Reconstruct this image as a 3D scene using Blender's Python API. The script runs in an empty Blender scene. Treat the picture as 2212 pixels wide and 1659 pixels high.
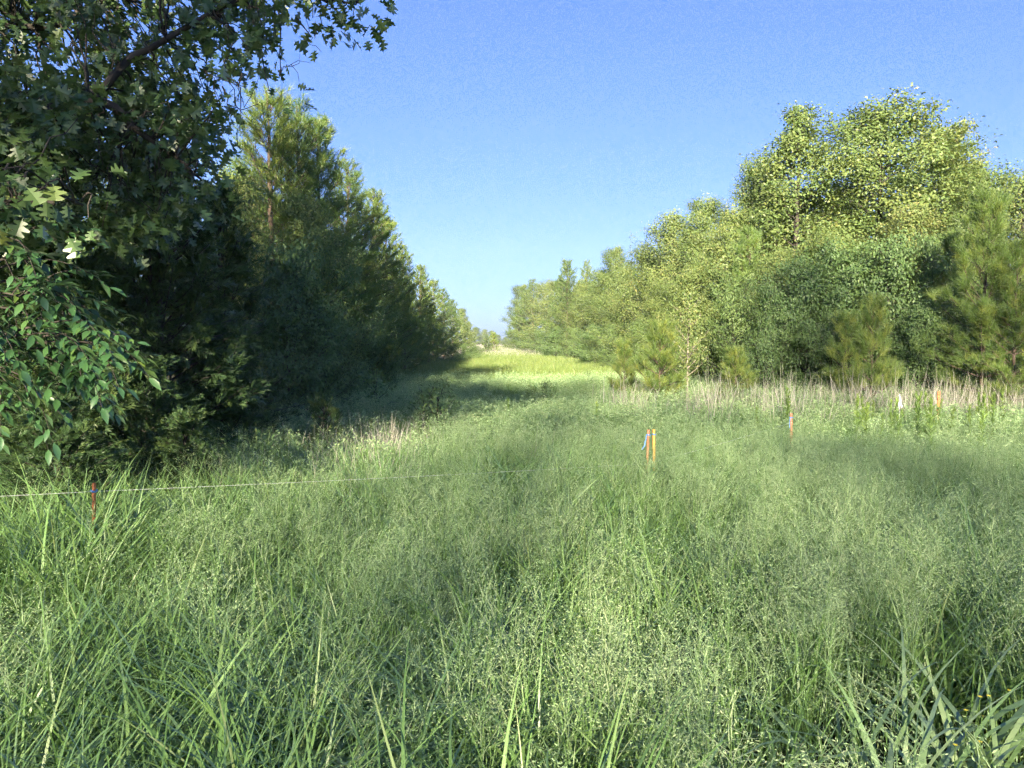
import bpy, math
import numpy as np
from mathutils import Vector

R = math.radians
scn = bpy.context.scene
COL = scn.collection

# ------------------------------------------------------------------ camera, sky, sun, exposure
CAMZ = 1.65
FPX = 1671.0            # focal length in pixels of a 2212 px wide frame
PITCH = math.atan((829.5 - 737.0) / FPX)
cam_d = bpy.data.cameras.new('camera')
cam = bpy.data.objects.new('camera', cam_d)
COL.objects.link(cam)
cam.location = (0, 0, CAMZ)
cam.rotation_euler = (math.pi / 2 - PITCH, 0, 0)
cam_d.sensor_width = 36.0
cam_d.lens = 36.0 * FPX / 2212.0
cam_d.clip_start = 0.05
cam_d.clip_end = 6000
scn.camera = cam

SUN_EL = 19.0
SUN_AZ = 7.0           # degrees the sun stands left of straight behind the camera
to_sun = Vector((-math.sin(R(SUN_AZ)) * math.cos(R(SUN_EL)),
                 -math.cos(R(SUN_AZ)) * math.cos(R(SUN_EL)), math.sin(R(SUN_EL))))
world = bpy.data.worlds.new('World')
scn.world = world
world.use_nodes = True
wn, wl = world.node_tree.nodes, world.node_tree.links
bg = wn['Background']
sky = wn.new('ShaderNodeTexSky')
sky.sky_type = 'NISHITA'
sky.sun_disc = False
sky.sun_elevation = R(SUN_EL)
sky.sun_rotation = math.atan2(to_sun.x, to_sun.y)
sky.altitude = 100
sky.air_density = 1.0
sky.dust_density = 0.7
sky.ozone_density = 5.0
gam = wn.new('ShaderNodeGamma'); gam.inputs[1].default_value = 0.75
tin = wn.new('ShaderNodeMix'); tin.data_type = 'RGBA'; tin.blend_type = 'MULTIPLY'; tin.inputs[0].default_value = 1
tin.inputs[7].default_value = (0.66, 0.81, 1.34, 1)
wl.new(sky.outputs[0], gam.inputs[0]); wl.new(gam.outputs[0], tin.inputs[6])
wl.new(tin.outputs[2], bg.inputs[0])
bg.inputs[1].default_value = 0.05

sun_d = bpy.data.lights.new('sun', 'SUN')
sun_d.energy = 5.0
sun_d.angle = R(0.6)
sun_d.color = (1.0, 0.86, 0.62)
sun = bpy.data.objects.new('sun', sun_d)
COL.objects.link(sun)
sun.location = (-20, -40, 40)
sun.rotation_euler = to_sun.to_track_quat('Z', 'Y').to_euler()

vs = scn.view_settings
vs.view_transform = 'Standard'
vs.look = 'None'
vs.gamma = 1.0
vs.use_curve_mapping = False
vs.exposure = 2.45
scn.cycles.max_bounces = 8
scn.cycles.diffuse_bounces = 5
scn.cycles.glossy_bounces = 2
scn.cycles.transmission_bounces = 6
scn.cycles.transparent_max_bounces = 4
scn.cycles.caustics_reflective = False
scn.cycles.caustics_refractive = False
scn.cycles.use_denoising = True
scn.cycles.denoiser = 'OPENIMAGEDENOISE'
scn.cycles.denoising_input_passes = 'RGB_ALBEDO_NORMAL'
scn.cycles.denoising_prefilter = 'NONE'
scn.cycles.use_adaptive_sampling = True
scn.cycles.adaptive_threshold = 0.04
scn.cycles.adaptive_min_samples = 16
scn.cycles.sample_clamp_indirect = 6.0


def at(px, py, d):
    """point seen at pixel (px, py) of the 2212x1659 photograph, d metres ahead"""
    u = (px - 1106.0) / FPX
    v = (829.5 - py) / FPX
    c, s = math.cos(PITCH), math.sin(PITCH)
    fy, fz = c + v * s, -s + v * c
    k = d / fy
    return np.array((u * k, d, CAMZ + fz * k))


# ------------------------------------------------------------------ mesh helpers
rng = np.random.default_rng(11)


def mesh_np(name, V, F, tint=None, mat=None, midx=None, smooth=False):
    V = np.asarray(V, np.float32)
    F = np.asarray(F, np.int32)
    me = bpy.data.meshes.new(name)
    me.vertices.add(len(V))
    me.vertices.foreach_set('co', V.ravel())
    me.loops.add(F.size)
    me.loops.foreach_set('vertex_index', F.ravel())
    me.polygons.add(len(F))
    me.polygons.foreach_set('loop_start', np.arange(len(F), dtype=np.int32) * F.shape[1])
    mats = mat if isinstance(mat, (list, tuple)) else [mat]
    for m in mats:
        if m:
            me.materials.append(m)
    if midx is not None:
        me.polygons.foreach_set('material_index', np.asarray(midx, np.int32))
    if tint is not None:
        a = me.attributes.new('tint', 'FLOAT', 'POINT')
        a.data.foreach_set('value', np.asarray(tint, np.float32))
    if smooth:
        me.polygons.foreach_set('use_smooth', np.ones(len(F), bool))
    me.update(calc_edges=True)
    return me


def norm(a):
    return a / np.maximum(np.linalg.norm(a, axis=-1, keepdims=True), 1e-9)


def frames(d, up):
    """rotation matrices whose +Y is d and whose +Z leans to up"""
    d = norm(d)
    x = np.cross(d, up)
    bad = np.linalg.norm(x, axis=-1) < 1e-4
    if bad.any():
        x[bad] = (1, 0, 0)
    x = norm(x)
    z = np.cross(x, d)
    return np.stack([x, d, z], axis=-1)


class Acc:
    """collects triangles"""
    def __init__(self):
        self.V, self.F, self.T, self.M, self.n = [], [], [], [], 0

    def add(self, V, F, T=0.5, m=0):
        V = np.asarray(V, float).reshape(-1, 3)
        F = np.asarray(F, int).reshape(-1, 3)
        self.V.append(V)
        self.F.append(F + self.n)
        self.T.append(np.full(len(V), T) if np.isscalar(T) else np.asarray(T, float))
        self.M.append(np.full(len(F), m, int))
        self.n += len(V)

    def scatter(self, proto, pos, Rm, s, tint, m=0):
        pv, pf = proto
        N, k = len(pos), len(pv)
        if N == 0:
            return
        s = np.asarray(s, float)
        s = s[:, None] if s.ndim == 1 else s
        W = np.einsum('nij,nkj->nki', Rm, pv[None] * s[:, None, :]) + pos[:, None, :]
        F = (pf[None] + (np.arange(N) * k)[:, None, None]).reshape(-1, 3)
        self.add(W.reshape(-1, 3), F, np.repeat(tint, k), m)

    def tube(self, P, rad, sides=6, T=0.5, m=0):
        P = np.asarray(P, float)
        n = len(P)
        rad = np.broadcast_to(rad, n)
        tan = norm(np.gradient(P, axis=0))
        ref = np.tile(np.array([0.31, 0.17, 0.93]), (n, 1))
        if abs(tan[:, 2]).mean() > 0.8:
            ref = np.tile(np.array([0.96, 0.2, 0.1]), (n, 1))
        a = norm(np.cross(tan, ref))
        b = np.cross(tan, a)
        th = np.arange(sides) / sides * 2 * np.pi
        ring = (a[:, None] * np.cos(th)[None, :, None] + b[:, None] * np.sin(th)[None, :, None])
        V = (P[:, None] + ring * rad[:, None, None]).reshape(-1, 3)
        i = np.arange(n - 1)[:, None] * sides
        j = np.arange(sides)[None]
        j2 = (j + 1) % sides
        F = np.concatenate([np.stack([i + j, i + j2, i + sides + j2], -1).reshape(-1, 3),
                            np.stack([i + j, i + sides + j2, i + sides + j], -1).reshape(-1, 3)])
        self.add(V, F, T, m)

    def mesh(self, name, mat, smooth=False):
        return mesh_np(name, np.concatenate(self.V), np.concatenate(self.F), np.concatenate(self.T),
                       mat, np.concatenate(self.M), smooth)

    def tris(self):
        return sum(len(f) for f in self.F)


def tag(o, label=None, cat=None, group=None, kind=None):
    if label: o['label'] = label
    if cat: o['category'] = cat
    if group: o['group'] = group
    if kind: o['kind'] = kind
    return o


def obj(name, me, parent=None, loc=(0, 0, 0)):
    o = bpy.data.objects.new(name, me)
    COL.objects.link(o)
    o.location = loc
    if parent:
        o.parent = parent
    return o


def empty(name, loc, rz=0.0, s=(1, 1, 1)):
    e = bpy.data.objects.new(name, None)
    COL.objects.link(e)
    e.empty_display_size = 0.2
    e.location = loc
    e.rotation_euler = (0, 0, rz)
    e.scale = s
    return e


# ------------------------------------------------------------------ materials
def new_mat(name):
    m = bpy.data.materials.new(name)
    m.use_nodes = True
    nt = m.node_tree
    nt.nodes.clear()
    return m, nt.nodes, nt.links


def ramp(n, stops):
    r = n.new('ShaderNodeValToRGB')
    e = r.color_ramp.elements
    while len(e) < len(stops):
        e.new(0.5)
    for k, (p, c) in enumerate(stops):
        e[k].position = p
        e[k].color = (*c, 1)
    return r


def leaf_mat(name, stops, trans=0.35, gloss=0.06, rough=0.42, warm=(1.25, 1.15, 0.55), obj_var=0.25, noise=0.0, nscale=0.6):
    """thin foliage: diffuse + translucent + a waxy sheen; colour from the per-leaf tint and a per-plant random"""
    m, n, l = new_mat(name)
    out = n.new('ShaderNodeOutputMaterial')
    at_ = n.new('ShaderNodeAttribute'); at_.attribute_name = 'tint'
    oi = n.new('ShaderNodeObjectInfo')
    mr = n.new('ShaderNodeMath'); mr.operation = 'MULTIPLY_ADD'
    mr.inputs[1].default_value = obj_var; mr.inputs[2].default_value = -obj_var * 0.5
    l.new(oi.outputs['Random'], mr.inputs[0])
    ad = n.new('ShaderNodeMath'); ad.operation = 'ADD'
    l.new(at_.outputs['Fac'], ad.inputs[0]); l.new(mr.outputs[0], ad.inputs[1])
    val = ad.outputs[0]
    if noise:
        ge = n.new('ShaderNodeNewGeometry')
        nz = n.new('ShaderNodeTexNoise'); nz.inputs['Scale'].default_value = nscale; nz.inputs['Detail'].default_value = 2
        l.new(ge.outputs['Position'], nz.inputs['Vector'])
        mn = n.new('ShaderNodeMath'); mn.operation = 'MULTIPLY_ADD'
        mn.inputs[1].default_value = noise * 2; mn.inputs[2].default_value = -noise
        l.new(nz.outputs['Fac'], mn.inputs[0])
        a2 = n.new('ShaderNodeMath'); a2.operation = 'ADD'
        l.new(val, a2.inputs[0]); l.new(mn.outputs[0], a2.inputs[1])
        val = a2.outputs[0]
    rp = ramp(n, stops)
    l.new(val, rp.inputs[0])
    df = n.new('ShaderNodeBsdfDiffuse'); l.new(rp.outputs[0], df.inputs[0])
    tr = n.new('ShaderNodeBsdfTranslucent')
    mx = n.new('ShaderNodeMix'); mx.data_type = 'RGBA'; mx.blend_type = 'MULTIPLY'; mx.inputs[0].default_value = 1
    l.new(rp.outputs[0], mx.inputs[6]); mx.inputs[7].default_value = (*warm, 1)
    l.new(mx.outputs[2], tr.inputs[0])
    m1 = n.new('ShaderNodeMixShader'); m1.inputs[0].default_value = trans
    l.new(df.outputs[0], m1.inputs[1]); l.new(tr.outputs[0], m1.inputs[2])
    gl = n.new('ShaderNodeBsdfGlossy'); gl.inputs['Roughness'].default_value = rough
    m2 = n.new('ShaderNodeMixShader')
    if gloss:
        lw = n.new('ShaderNodeLayerWeight'); lw.inputs[0].default_value = 0.35
        gm = n.new('ShaderNodeMath'); gm.operation = 'MULTIPLY_ADD'
        gm.inputs[1].default_value = gloss * 2.0; gm.inputs[2].default_value = gloss * 0.6
        l.new(lw.outputs['Fresnel'], gm.inputs[0]); l.new(gm.outputs[0], m2.inputs[0])
    else:
        m2.inputs[0].default_value = 0
    l.new(m1.outputs[0], m2.inputs[1]); l.new(gl.outputs[0], m2.inputs[2])
    l.new(m2.outputs[0], out.inputs[0])
    return m


def bark_mat(name, c1, c2, scale=14):
    m, n, l = new_mat(name)
    out = n.new('ShaderNodeOutputMaterial')
    b = n.new('ShaderNodeBsdfPrincipled'); b.inputs['Roughness'].default_value = 0.9
    tc = n.new('ShaderNodeTexCoord')
    mp = n.new('ShaderNodeMapping'); mp.inputs['Scale'].default_value = (1, 1, 0.25)
    l.new(tc.outputs['Object'], mp.inputs[0])
    nz = n.new('ShaderNodeTexNoise'); nz.inputs['Scale'].default_value = scale; nz.inputs['Detail'].default_value = 6
    l.new(mp.outputs[0], nz.inputs['Vector'])
    rp = ramp(n, [(0.32, c1), (0.7, c2)])
    l.new(nz.outputs['Fac'], rp.inputs[0]); l.new(rp.outputs[0], b.inputs['Base Color'])
    bp = n.new('ShaderNodeBump'); bp.inputs['Strength'].default_value = 0.8; bp.inputs['Distance'].default_value = 0.02
    l.new(nz.outputs['Fac'], bp.inputs['Height']); l.new(bp.outputs[0], b.inputs['Normal'])
    l.new(b.outputs[0], out.inputs[0])
    return m


def plain_mat(name, c, rough=0.7, var=0.15, scale=40):
    m, n, l = new_mat(name)
    out = n.new('ShaderNodeOutputMaterial')
    b = n.new('ShaderNodeBsdfPrincipled'); b.inputs['Roughness'].default_value = rough
    tc = n.new('ShaderNodeTexCoord')
    nz = n.new('ShaderNodeTexNoise'); nz.inputs['Scale'].default_value = scale; nz.inputs['Detail'].default_value = 4
    l.new(tc.outputs['Object'], nz.inputs['Vector'])
    rp = ramp(n, [(0.3, tuple(x * (1 - var) for x in c)), (0.7, tuple(min(1, x * (1 + var)) for x in c))])
    l.new(nz.outputs['Fac'], rp.inputs[0]); l.new(rp.outputs[0], b.inputs['Base Color'])
    l.new(b.outputs[0], out.inputs[0])
    return m


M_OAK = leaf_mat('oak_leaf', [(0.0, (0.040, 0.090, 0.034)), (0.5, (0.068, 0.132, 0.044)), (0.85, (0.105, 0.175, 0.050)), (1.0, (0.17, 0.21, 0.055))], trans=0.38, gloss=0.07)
M_BROAD = leaf_mat('broad_leaf', [(0.0, (0.090, 0.160, 0.058)), (0.45, (0.160, 0.235, 0.080)), (0.75, (0.24, 0.290, 0.098)), (1.0, (0.38, 0.35, 0.14))], trans=0.45, gloss=0.03, obj_var=0.28)
M_SHADE = leaf_mat('thicket_leaf', [(0.0, (0.070, 0.135, 0.052)), (0.5, (0.125, 0.215, 0.074)), (1.0, (0.21, 0.29, 0.09))], trans=0.40, gloss=0.045, rough=0.5, obj_var=0.3)
M_PINE = leaf_mat('pine_needle', [(0.0, (0.072, 0.145, 0.040)), (0.5, (0.155, 0.245, 0.060)), (1.0, (0.33, 0.37, 0.09))], trans=0.36, gloss=0.05, obj_var=0.3)
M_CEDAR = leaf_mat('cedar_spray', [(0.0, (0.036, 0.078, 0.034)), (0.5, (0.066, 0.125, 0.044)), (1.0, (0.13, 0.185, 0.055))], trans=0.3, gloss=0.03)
M_HICK = leaf_mat('hickory_leaflet', [(0.0, (0.035, 0.095, 0.040)), (0.6, (0.06, 0.15, 0.050)), (1.0, (0.13, 0.20, 0.035))], trans=0.35, gloss=0.12, rough=0.34)
M_BARK = bark_mat('grey_brown_bark', (0.018, 0.015, 0.012), (0.055, 0.047, 0.038))
M_PBARK = bark_mat('pine_bark', (0.05, 0.036, 0.028), (0.14, 0.10, 0.075))
M_PALE = bark_mat('pale_bark', (0.22, 0.19, 0.15), (0.42, 0.38, 0.31))
M_GRASS = leaf_mat('grass_blade', [(0.0, (0.085, 0.175, 0.045)), (0.45, (0.148, 0.280, 0.080)), (0.75, (0.205, 0.335, 0.115)), (1.0, (0.29, 0.37, 0.15))], trans=0.38, gloss=0.06, obj_var=0.35, noise=0.25, nscale=0.35)
M_FARGRASS = leaf_mat('sunlit_tint_blade', [(0.0, (0.11, 0.195, 0.055)), (0.5, (0.18, 0.26, 0.075)), (1.0, (0.28, 0.31, 0.11))], trans=0.38, gloss=0.03, obj_var=0.4, noise=0.3, nscale=0.15)  # grass colour made yellower, painting in the sunlight on the far clearing
M_SEED = leaf_mat('seed_head', [(0.0, (0.24, 0.37, 0.18)), (0.5, (0.335, 0.475, 0.245)), (1.0, (0.47, 0.53, 0.32))], trans=0.3, gloss=0.0, obj_var=0.3, noise=0.2, nscale=0.3)
M_WIDE = leaf_mat('wide_blade', [(0.0, (0.11, 0.20, 0.075)), (0.5, (0.185, 0.31, 0.125)), (1.0, (0.32, 0.44, 0.21))], trans=0.3, gloss=0.06, obj_var=0.25)
M_DEAD = leaf_mat('dead_grass', [(0.0, (0.19, 0.180, 0.150)), (0.5, (0.35, 0.340, 0.295)), (1.0, (0.56, 0.555, 0.51))], trans=0.25, gloss=0.0, obj_var=0.35)
M_WEED = leaf_mat('weed_leaf', [(0.0, (0.11, 0.20, 0.05)), (0.5, (0.18, 0.30, 0.07)), (1.0, (0.30, 0.40, 0.09))], trans=0.35, gloss=0.04, obj_var=0.3)
M_YELLOW = plain_mat('yellow_petal', (0.80, 0.66, 0.05), 0.6)
M_ORANGE = plain_mat('orange_marking_paint', (0.50, 0.17, 0.06), 0.8, 0.35, 60)
M_WOOD = plain_mat('raw_stake_wood', (0.62, 0.45, 0.22), 0.8, 0.25)
M_BLUE = plain_mat('blue_flagging_tape', (0.12, 0.27, 0.55), 0.6)
M_PINK = plain_mat('faded_orange_paint', (0.52, 0.22, 0.12), 0.7, 0.35, 60)
M_WHITE = plain_mat('white_tape', (0.50, 0.52, 0.55), 0.5)
M_STRING = plain_mat('string_line', (0.55, 0.57, 0.58), 0.6)

# ------------------------------------------------------------------ ground
def gz(x, y):
    x = np.asarray(x, float); y = np.asarray(y, float)
    z = 0.05 * np.sin(0.31 * x + 0.9) * np.cos(0.23 * y + 0.4) + 0.03 * np.sin(0.83 * x - 0.57 * y)
    t = np.clip((y - 55) / 60, 0, 1)
    return z + 0.35 * t * t * (3 - 2 * t)


def build_ground():
    def axis(lo, hi, fine_lo, fine_hi, step):
        a = list(np.arange(fine_lo, fine_hi + 1e-6, step))
        s, p = step, a[-1]
        while p < hi:
            s *= 1.35; p += s; a.append(min(p, hi))
        s, p, b = step, fine_lo, []
        while p > lo:
            s *= 1.35; p -= s; b.append(max(p, lo))
        return np.array(b[::-1] + a)
    xs = axis(-2500, 2500, -24, 28, 0.8)
    ys = axis(-400, 4000, -24, 130, 0.8)
    X, Y = np.meshgrid(xs, ys, indexing='ij')
    Z = gz(X, Y)
    V = np.stack([X, Y, Z], -1).reshape(-1, 3)
    nx, ny = len(xs), len(ys)
    i, j = np.meshgrid(np.arange(nx - 1), np.arange(ny - 1), indexing='ij')
    a = (i * ny + j).ravel()
    F = np.stack([a, a + ny, a + ny + 1, a + 1], -1)
    m, n, l = new_mat('field_soil')
    out = n.new('ShaderNodeOutputMaterial')
    b = n.new('ShaderNodeBsdfPrincipled'); b.inputs['Roughness'].default_value = 1.0
    b.inputs['Specular IOR Level'].default_value = 0.1
    ge = n.new('ShaderNodeNewGeometry')
    n1 = n.new('ShaderNodeTexNoise'); n1.inputs['Scale'].default_value = 0.5; n1.inputs['Detail'].default_value = 6
    n2 = n.new('ShaderNodeTexNoise'); n2.inputs['Scale'].default_value = 30; n2.inputs['Detail'].default_value = 6
    l.new(ge.outputs['Position'], n1.inputs['Vector']); l.new(ge.outputs['Position'], n2.inputs['Vector'])
    r1 = ramp(n, [(0.35, (0.055, 0.075, 0.025)), (0.65, (0.085, 0.07, 0.04))])
    r2 = ramp(n, [(0.3, (0.45, 0.45, 0.45)), (0.7, (1.2, 1.2, 1.2))])
    l.new(n1.outputs['Fac'], r1.inputs[0]); l.new(n2.outputs['Fac'], r2.inputs[0])
    mx = n.new('ShaderNodeMix'); mx.data_type = 'RGBA'; mx.blend_type = 'MULTIPLY'; mx.inputs[0].default_value = 1
    l.new(r1.outputs[0], mx.inputs[6]); l.new(r2.outputs[0], mx.inputs[7])
    l.new(mx.outputs[2], b.inputs['Base Color'])
    bp = n.new('ShaderNodeBump'); bp.inputs['Strength'].default_value = 0.6; bp.inputs['Distance'].default_value = 0.04
    l.new(n2.outputs['Fac'], bp.inputs['Height']); l.new(bp.outputs[0], b.inputs['Normal'])
    l.new(b.outputs[0], out.inputs[0])
    o = obj('ground', mesh_np('ground', V, F, None, m, smooth=True))
    tag(o, 'soil and leaf litter of the meadow under the tall grass', kind='structure')


build_ground()

# ------------------------------------------------------------------ leaf prototypes (axis +Y, 0..1)
LEAF2 = (np.array([(0, 0, 0), (0.30, 0.45, 0.06), (0, 1, -0.05), (-0.30, 0.45, 0.06)], float),
         np.array([(0, 1, 2), (0, 2, 3)]))
LEAF6 = (np.array([(0, 0, 0), (0.20, 0.25, 0.05), (0.24, 0.55, 0.05), (0, 1, -0.12),
                   (-0.24, 0.55, 0.05), (-0.20, 0.25, 0.05), (0, 0.3, 0), (0, 0.6, -0.01)], float),
         np.array([(0, 1, 6), (1, 2, 7), (1, 7, 6), (2, 3, 7), (0, 6, 5), (5, 6, 7), (5, 7, 4), (4, 7, 3)]))


def oak_leaf():
    side = [(0.015, 0.0), (0.02, 0.14), (0.19, 0.20), (0.21, 0.26), (0.07, 0.34), (0.33, 0.47), (0.34, 0.55),
            (0.09, 0.60), (0.25, 0.77), (0.22, 0.83), (0.08, 0.80), (0.0, 1.0)]
    V, F = [], []
    for sg in (1, -1):
        o = len(V)
        for k, (x, y) in enumerate(side):
            V.append((0, y, -0.12 * y * y))
            V.append((sg * x, y + (0.02 if sg > 0 else -0.02), 0.28 * x - 0.12 * y * y))
        for k in range(len(side) - 1):
            a = o + 2 * k
            t = [(a, a + 1, a + 3), (a, a + 3, a + 2)]
            F += t if sg > 0 else [q[::-1] for q in t]
    return np.array(V, float), np.array(F)


OAKLEAF = oak_leaf()


def needle_tuft(n, seed, w=0.023, spread=1.0):
    """a shoot tip: needles of unit length fanned about +Y"""
    r = np.random.default_rng(seed)
    V, F = [], []
    for k in range(n):
        y0 = r.uniform(-0.35, 0.35)
        th = r.uniform(0, 2 * np.pi)
        a = r.uniform(0.15, 1.15) * spread
        d = np.array([math.sin(a) * math.cos(th), math.cos(a), math.sin(a) * math.sin(th)])
        s = norm(np.cross(d, r.normal(size=3))) * w
        L = r.uniform(0.7, 1.1)
        b = np.array([0, y0, 0])
        e = b + d * L + np.array([0, 0, -0.08])
        i = len(V)
        V += [b - s, b + s, e]
        F.append((i, i + 1, i + 2))
    return np.array(V), np.array(F)


def cedar_spray(n, seed):
    """a feathery flat frond, unit length along +Y"""
    r = np.random.default_rng(seed)
    V, F = [], []
    for k in range(n):
        t = r.uniform(0.0, 1.0)
        sg = 1 if k % 2 else -1
        b = np.array([0, t * 0.8, 0.03 * math.sin(t * 5)])
        a = r.uniform(0.3, 0.75) * sg
        L = (0.46 - 0.28 * t) * r.uniform(0.7, 1.2)
        d = np.array([math.sin(a), math.cos(a), r.uniform(-0.35, 0.35)])
        s = norm(np.cross(d, np.array([0.2, 0.1, 1]) + 0.6 * r.normal(size=3))) * 0.022
        m_ = b + d * L * 0.55
        e = b + d * L + np.array([0, 0, -0.03])
        i = len(V)
        V += [b, m_ - s, m_ + s, e]
        F += [(i, i + 1, i + 2), (i + 1, i + 3, i + 2)]
    return np.array(V), np.array(F)


# ------------------------------------------------------------------ tree generators -> (trunk mesh, crown mesh, height)
def limb_path(p0, az, el, L, r, n=6, up=0.35, wob=0.06):
    d = np.array([math.cos(az) * math.cos(el), math.sin(az) * math.cos(el), math.sin(el)])
    P = [np.array(p0, float)]
    for k in range(n - 1):
        d = d + np.array([0, 0, up / n]) + r.normal(0, wob, 3)
        d = d / np.linalg.norm(d)
        P.append(P[-1] + d * L / (n - 1))
    return np.array(P)


def lerp_path(P, s):
    k = s * (len(P) - 1)
    i = min(int(k), len(P) - 2)
    f = k - i
    return P[i] * (1 - f) + P[i + 1] * f


def put_leaves(acc, C, r, per, spread, leaf, size, droop=0.5, proto=LEAF2, tint=None, aspect=1.0, updown=0.9, out=0.0, axis=(0, 0)):
    C = np.asarray(C)
    N = len(C) * per
    cc = np.repeat(C, per, axis=0)
    off = r.normal(0, 1, (N, 3)) * spread
    pos = cc + off
    d = norm(off) * 0.7 + r.normal(0, 0.6, (N, 3)) + np.array([0, 0, -droop])
    up = np.tile(np.array([0, 0, 1.0]), (N, 1)) * updown + r.normal(0, 0.42, (N, 3))
    if out:
        o_ = pos - np.array([axis[0], axis[1], 0.0]); o_[:, 2] = 0.35 * np.linalg.norm(o_[:, :2], axis=1)
        up = up * 0.55 + norm(o_) * out
    Rm = frames(d, up)
    s = leaf * r.uniform(0.65, 1.25, N)
    S = np.stack([s * aspect, s, s], -1)
    ct = np.repeat(r.normal(0.0, 0.12, len(C)), per)
    t = np.clip((0.42 if tint is None else tint) + ct + r.normal(0, 0.10, N), 0, 1)
    acc.scatter(proto, pos, Rm, S, t)


def broadleaf(name, seed, H, Rc, prof, n_limb=38, t0=0.07, per=26, leaf=0.115, spread=0.20, tw=5, mat=None, bark=None,
              trunk_r=None, tint=None, aspect=1.0, el=(10, 62), proto=LEAF2, lean=0.02, fill=1.0, droop=0.5, jit=(0.72, 1.15)):
    r = np.random.default_rng(seed)
    A, L = Acc(), Acc()
    tr = trunk_r or H * 0.0105
    nP = 14
    z = np.linspace(0, H * 0.97, nP)
    P = np.stack([np.cumsum(r.normal(0, lean * H / nP * 1.2, nP)), np.cumsum(r.normal(0, lean * H / nP * 1.2, nP)), z], -1)
    P[:2, :2] = 0
    rad = tr * (1 - z / H) ** 0.75 + 0.006
    rad[0] *= 1.35
    A.tube(P, rad, 8)
    C = []
    for k in range(n_limb):
        t = t0 + (0.985 - t0) * (k + r.uniform(0, 0.9)) / n_limb
        p0 = lerp_path(P, t)
        az = k * 2.399 + r.normal(0, 0.35)
        ln = max(0.25, Rc * prof(t) * r.uniform(*jit))
        e = R(el[0] + (el[1] - el[0]) * t + r.normal(0, 7))
        LP = limb_path(p0, az, e, ln, r, 6)
        A.tube(LP, np.linspace(max(0.006, tr * 0.45 * (1 - t) + 0.006), 0.003, 6), 4)
        nt = max(3, int(tw * ln / 0.9))
        for q in range(nt):
            s = 0.22 + 0.78 * (q + r.uniform(0, 1)) / nt
            b = lerp_path(LP, s)
            TP = limb_path(b, az + r.choice((-1, 1)) * r.uniform(0.4, 1.3), e * 0.5 + r.normal(0, 0.35), ln * r.uniform(0.18, 0.42), r, 4)
            A.tube(TP, np.linspace(0.006, 0.002, 4), 3)
            C.append(TP[-1]); C.append(TP[1] * 0.5 + TP[2] * 0.5)
        C.append(LP[-1]); C.append(LP[3])
    C.append(P[-2]); C.append(P[-1])
    C = np.array(C)
    if fill < 1.0:
        C = C[r.random(len(C)) < fill]
    put_leaves(L, C, r, per, spread * np.array([1, 1, 0.8]), leaf, 1, droop, proto, tint, aspect, out=0.8)
    top = max(v[:, 2].max() for v in L.V)
    return A.mesh(name + '_trunk', bark or M_BARK, True), L.mesh(name + '_crown', mat or M_BROAD), top


TUFTS = [needle_tuft(26, s) for s in (1, 2, 3)]
TUFTS_FINE = [needle_tuft(54, s, 0.015) for s in (4, 5, 6)]


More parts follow.
